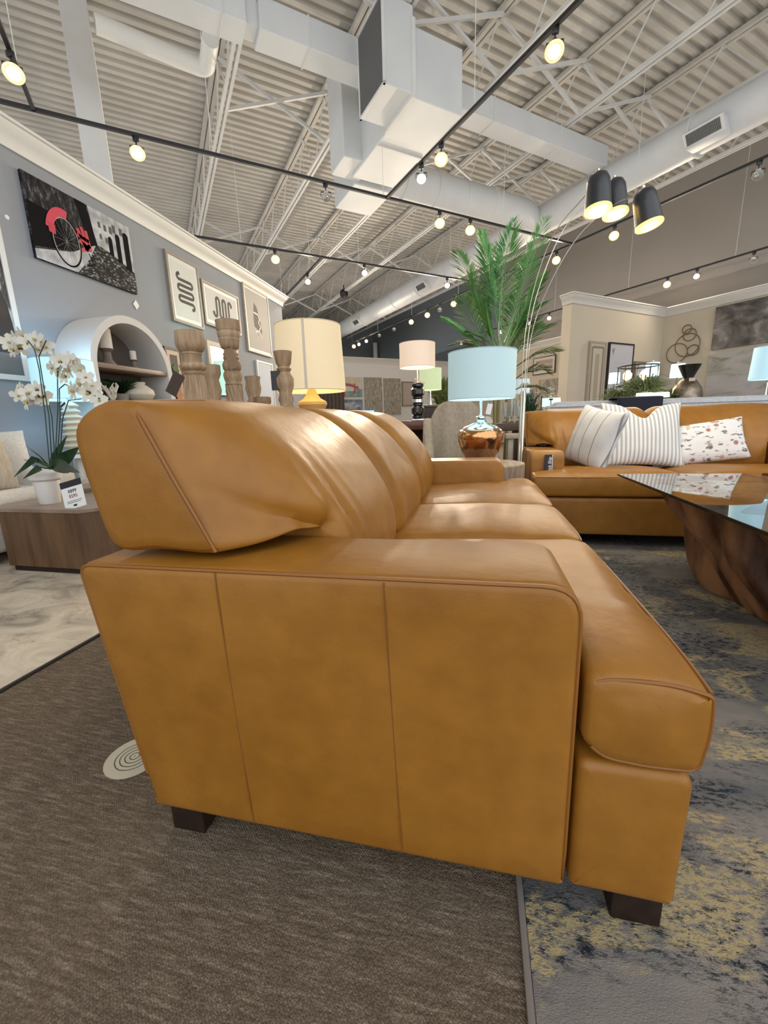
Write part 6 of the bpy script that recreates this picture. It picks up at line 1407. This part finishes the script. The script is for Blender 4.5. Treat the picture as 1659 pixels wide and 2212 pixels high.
small_lamp(1327, 817, 7.4, 'small cyan lamp in front of the tall black framed print', 0.08, 0.16)
small_lamp(1392, 854, 6.05, 'low bright white shade just above the navy throw, left one', 0.10, 0.06, 1.2, (1.0, 1.0, 0.85), base_z=0.882)
small_lamp(1427, 853, 6.07, 'low bright white shade just above the navy throw, right one', 0.10, 0.06, 1.2, (1.0, 1.0, 0.85), base_z=0.882)
small_lamp(1190, 869, 6.2, 'pale green glowing shade at the left end of the grey sofa', 0.13, 0.11, 0.9, (0.6, 1.0, 0.72))
small_lamp(1126, 835, 6.5, 'small warm bottomed white shade seen through the arc lamp rods', 0.12, 0.20, 0.25, (0.75, 0.8, 1.0))
q = aty(1659, 790, 5.9)
stand(1665, 860, 5.9, 0.72, 0, 'table under the blue lampshade at the right edge', 0.26)
table_lamp('pale blue lampshade cut off by the right edge of the view', (q.x+0.02, 5.9, 0.72), plain_base(0.38), aty(1640, 820, 5.9).z-0.72, 0.18, 0.165, 0.36, (0.45, 0.62, 0.72), (0.50, 0.85, 1.0), 0.5)
# curved wire lamps arms in the bay
p0, p1, p2 = aty(1420, 850, 7.0), aty(1448, 795, 7.0), aty(1500, 800, 7.0)
# white orchid sprig and dark candelabra by the grey sofa's left end
p = aty(1168, 900, 6.05); stand(1168, 900, 6.05, 0.78, 0, 'small table with the dark candelabra, left of the grey sofa', 0.22)
t_ = thing('candelabra', 'thin black candelabra left of the pale green shade', 'candle holder', (p.x, 6.05, 0.78))
mb = MB(); mb.lathe([(0.07, 0), (0.07, 0.01), (0.008, 0.02), (0.008, 0.40), (0, 0.40)], 12); mb.build('stem', BLACKF, t_)
for s_ in (-1, 1):
    mb = MB(); mb.tube([(0, 0, 0.22), (s_*0.08, 0, 0.20), (s_*0.12, 0, 0.27), (s_*0.12, 0, 0.34)], 0.006, 6); mb.lathe([(0.02, 0.34), (0.03, 0.36), (0, 0.355)], 12, (s_*0.12, 0, 0)); mb.build('branch', BLACKF, t_)
q = aty(1178, 860, 6.6); stand(1178, 890, 6.6, 0.70, 0, 'table with white blossom beyond the grey sofa left end', 0.2)
posy('white blossom sprig above the pale green shade', (q.x, 6.6, 0.70), (0.75, 0.73, 0.68), 16, 0.22, 0.62)
q = aty(1142, 905, 6.4); stand(1142, 905, 6.4, 0.66, 0, 'table with thin dark plant right of the arc lamp pole', 0.2)
bushy('leafy_plant', 'thin dark leaved plant right of the arc lamp pole', (q.x, 6.4, 0.66), 0.16, 0.62, 60, DARKLEAF, blade=0.016)
q = aty(960, 850, 7.4); stand(955, 880, 7.4, 0.80, 0, 'table with olive foliage behind the wing chair', 0.25)
bushy('leafy_plant', 'olive foliage plant between the green shade and the aqua lamp', (aty(955, 880, 7.4).x, 7.4, 0.80), 0.30, 0.85, 180, LEAF3, blade=0.022)
q = aty(922, 870, 5.6)
t_ = thing('dark_armchair', 'dark brown leather club chair behind the black lamp', 'chair', (q.x, 5.75, 0))
BRN = mat('dark brown leather', (0.018, 0.012, 0.010), 0.4)
mb = MB(); mb.box((-0.24, 0.15, 0.2), (0.24, 0.35, 1.12), 0.07, 4); mb.build('back', BRN, t_, ang=80)
mb = MB(); mb.box((-0.24, -0.3, 0.15), (0.24, 0.25, 0.5), 0.05, 4); mb.build('seat', BRN, t_, ang=80)
for sx in (-0.22, 0.16):
    for sy in (-0.26, 0.26): mb = MB(); mb.box((sx, sy, 0), (sx+0.05, sy+0.05, 0.2)); mb.build('leg', DARKWOOD, t_)
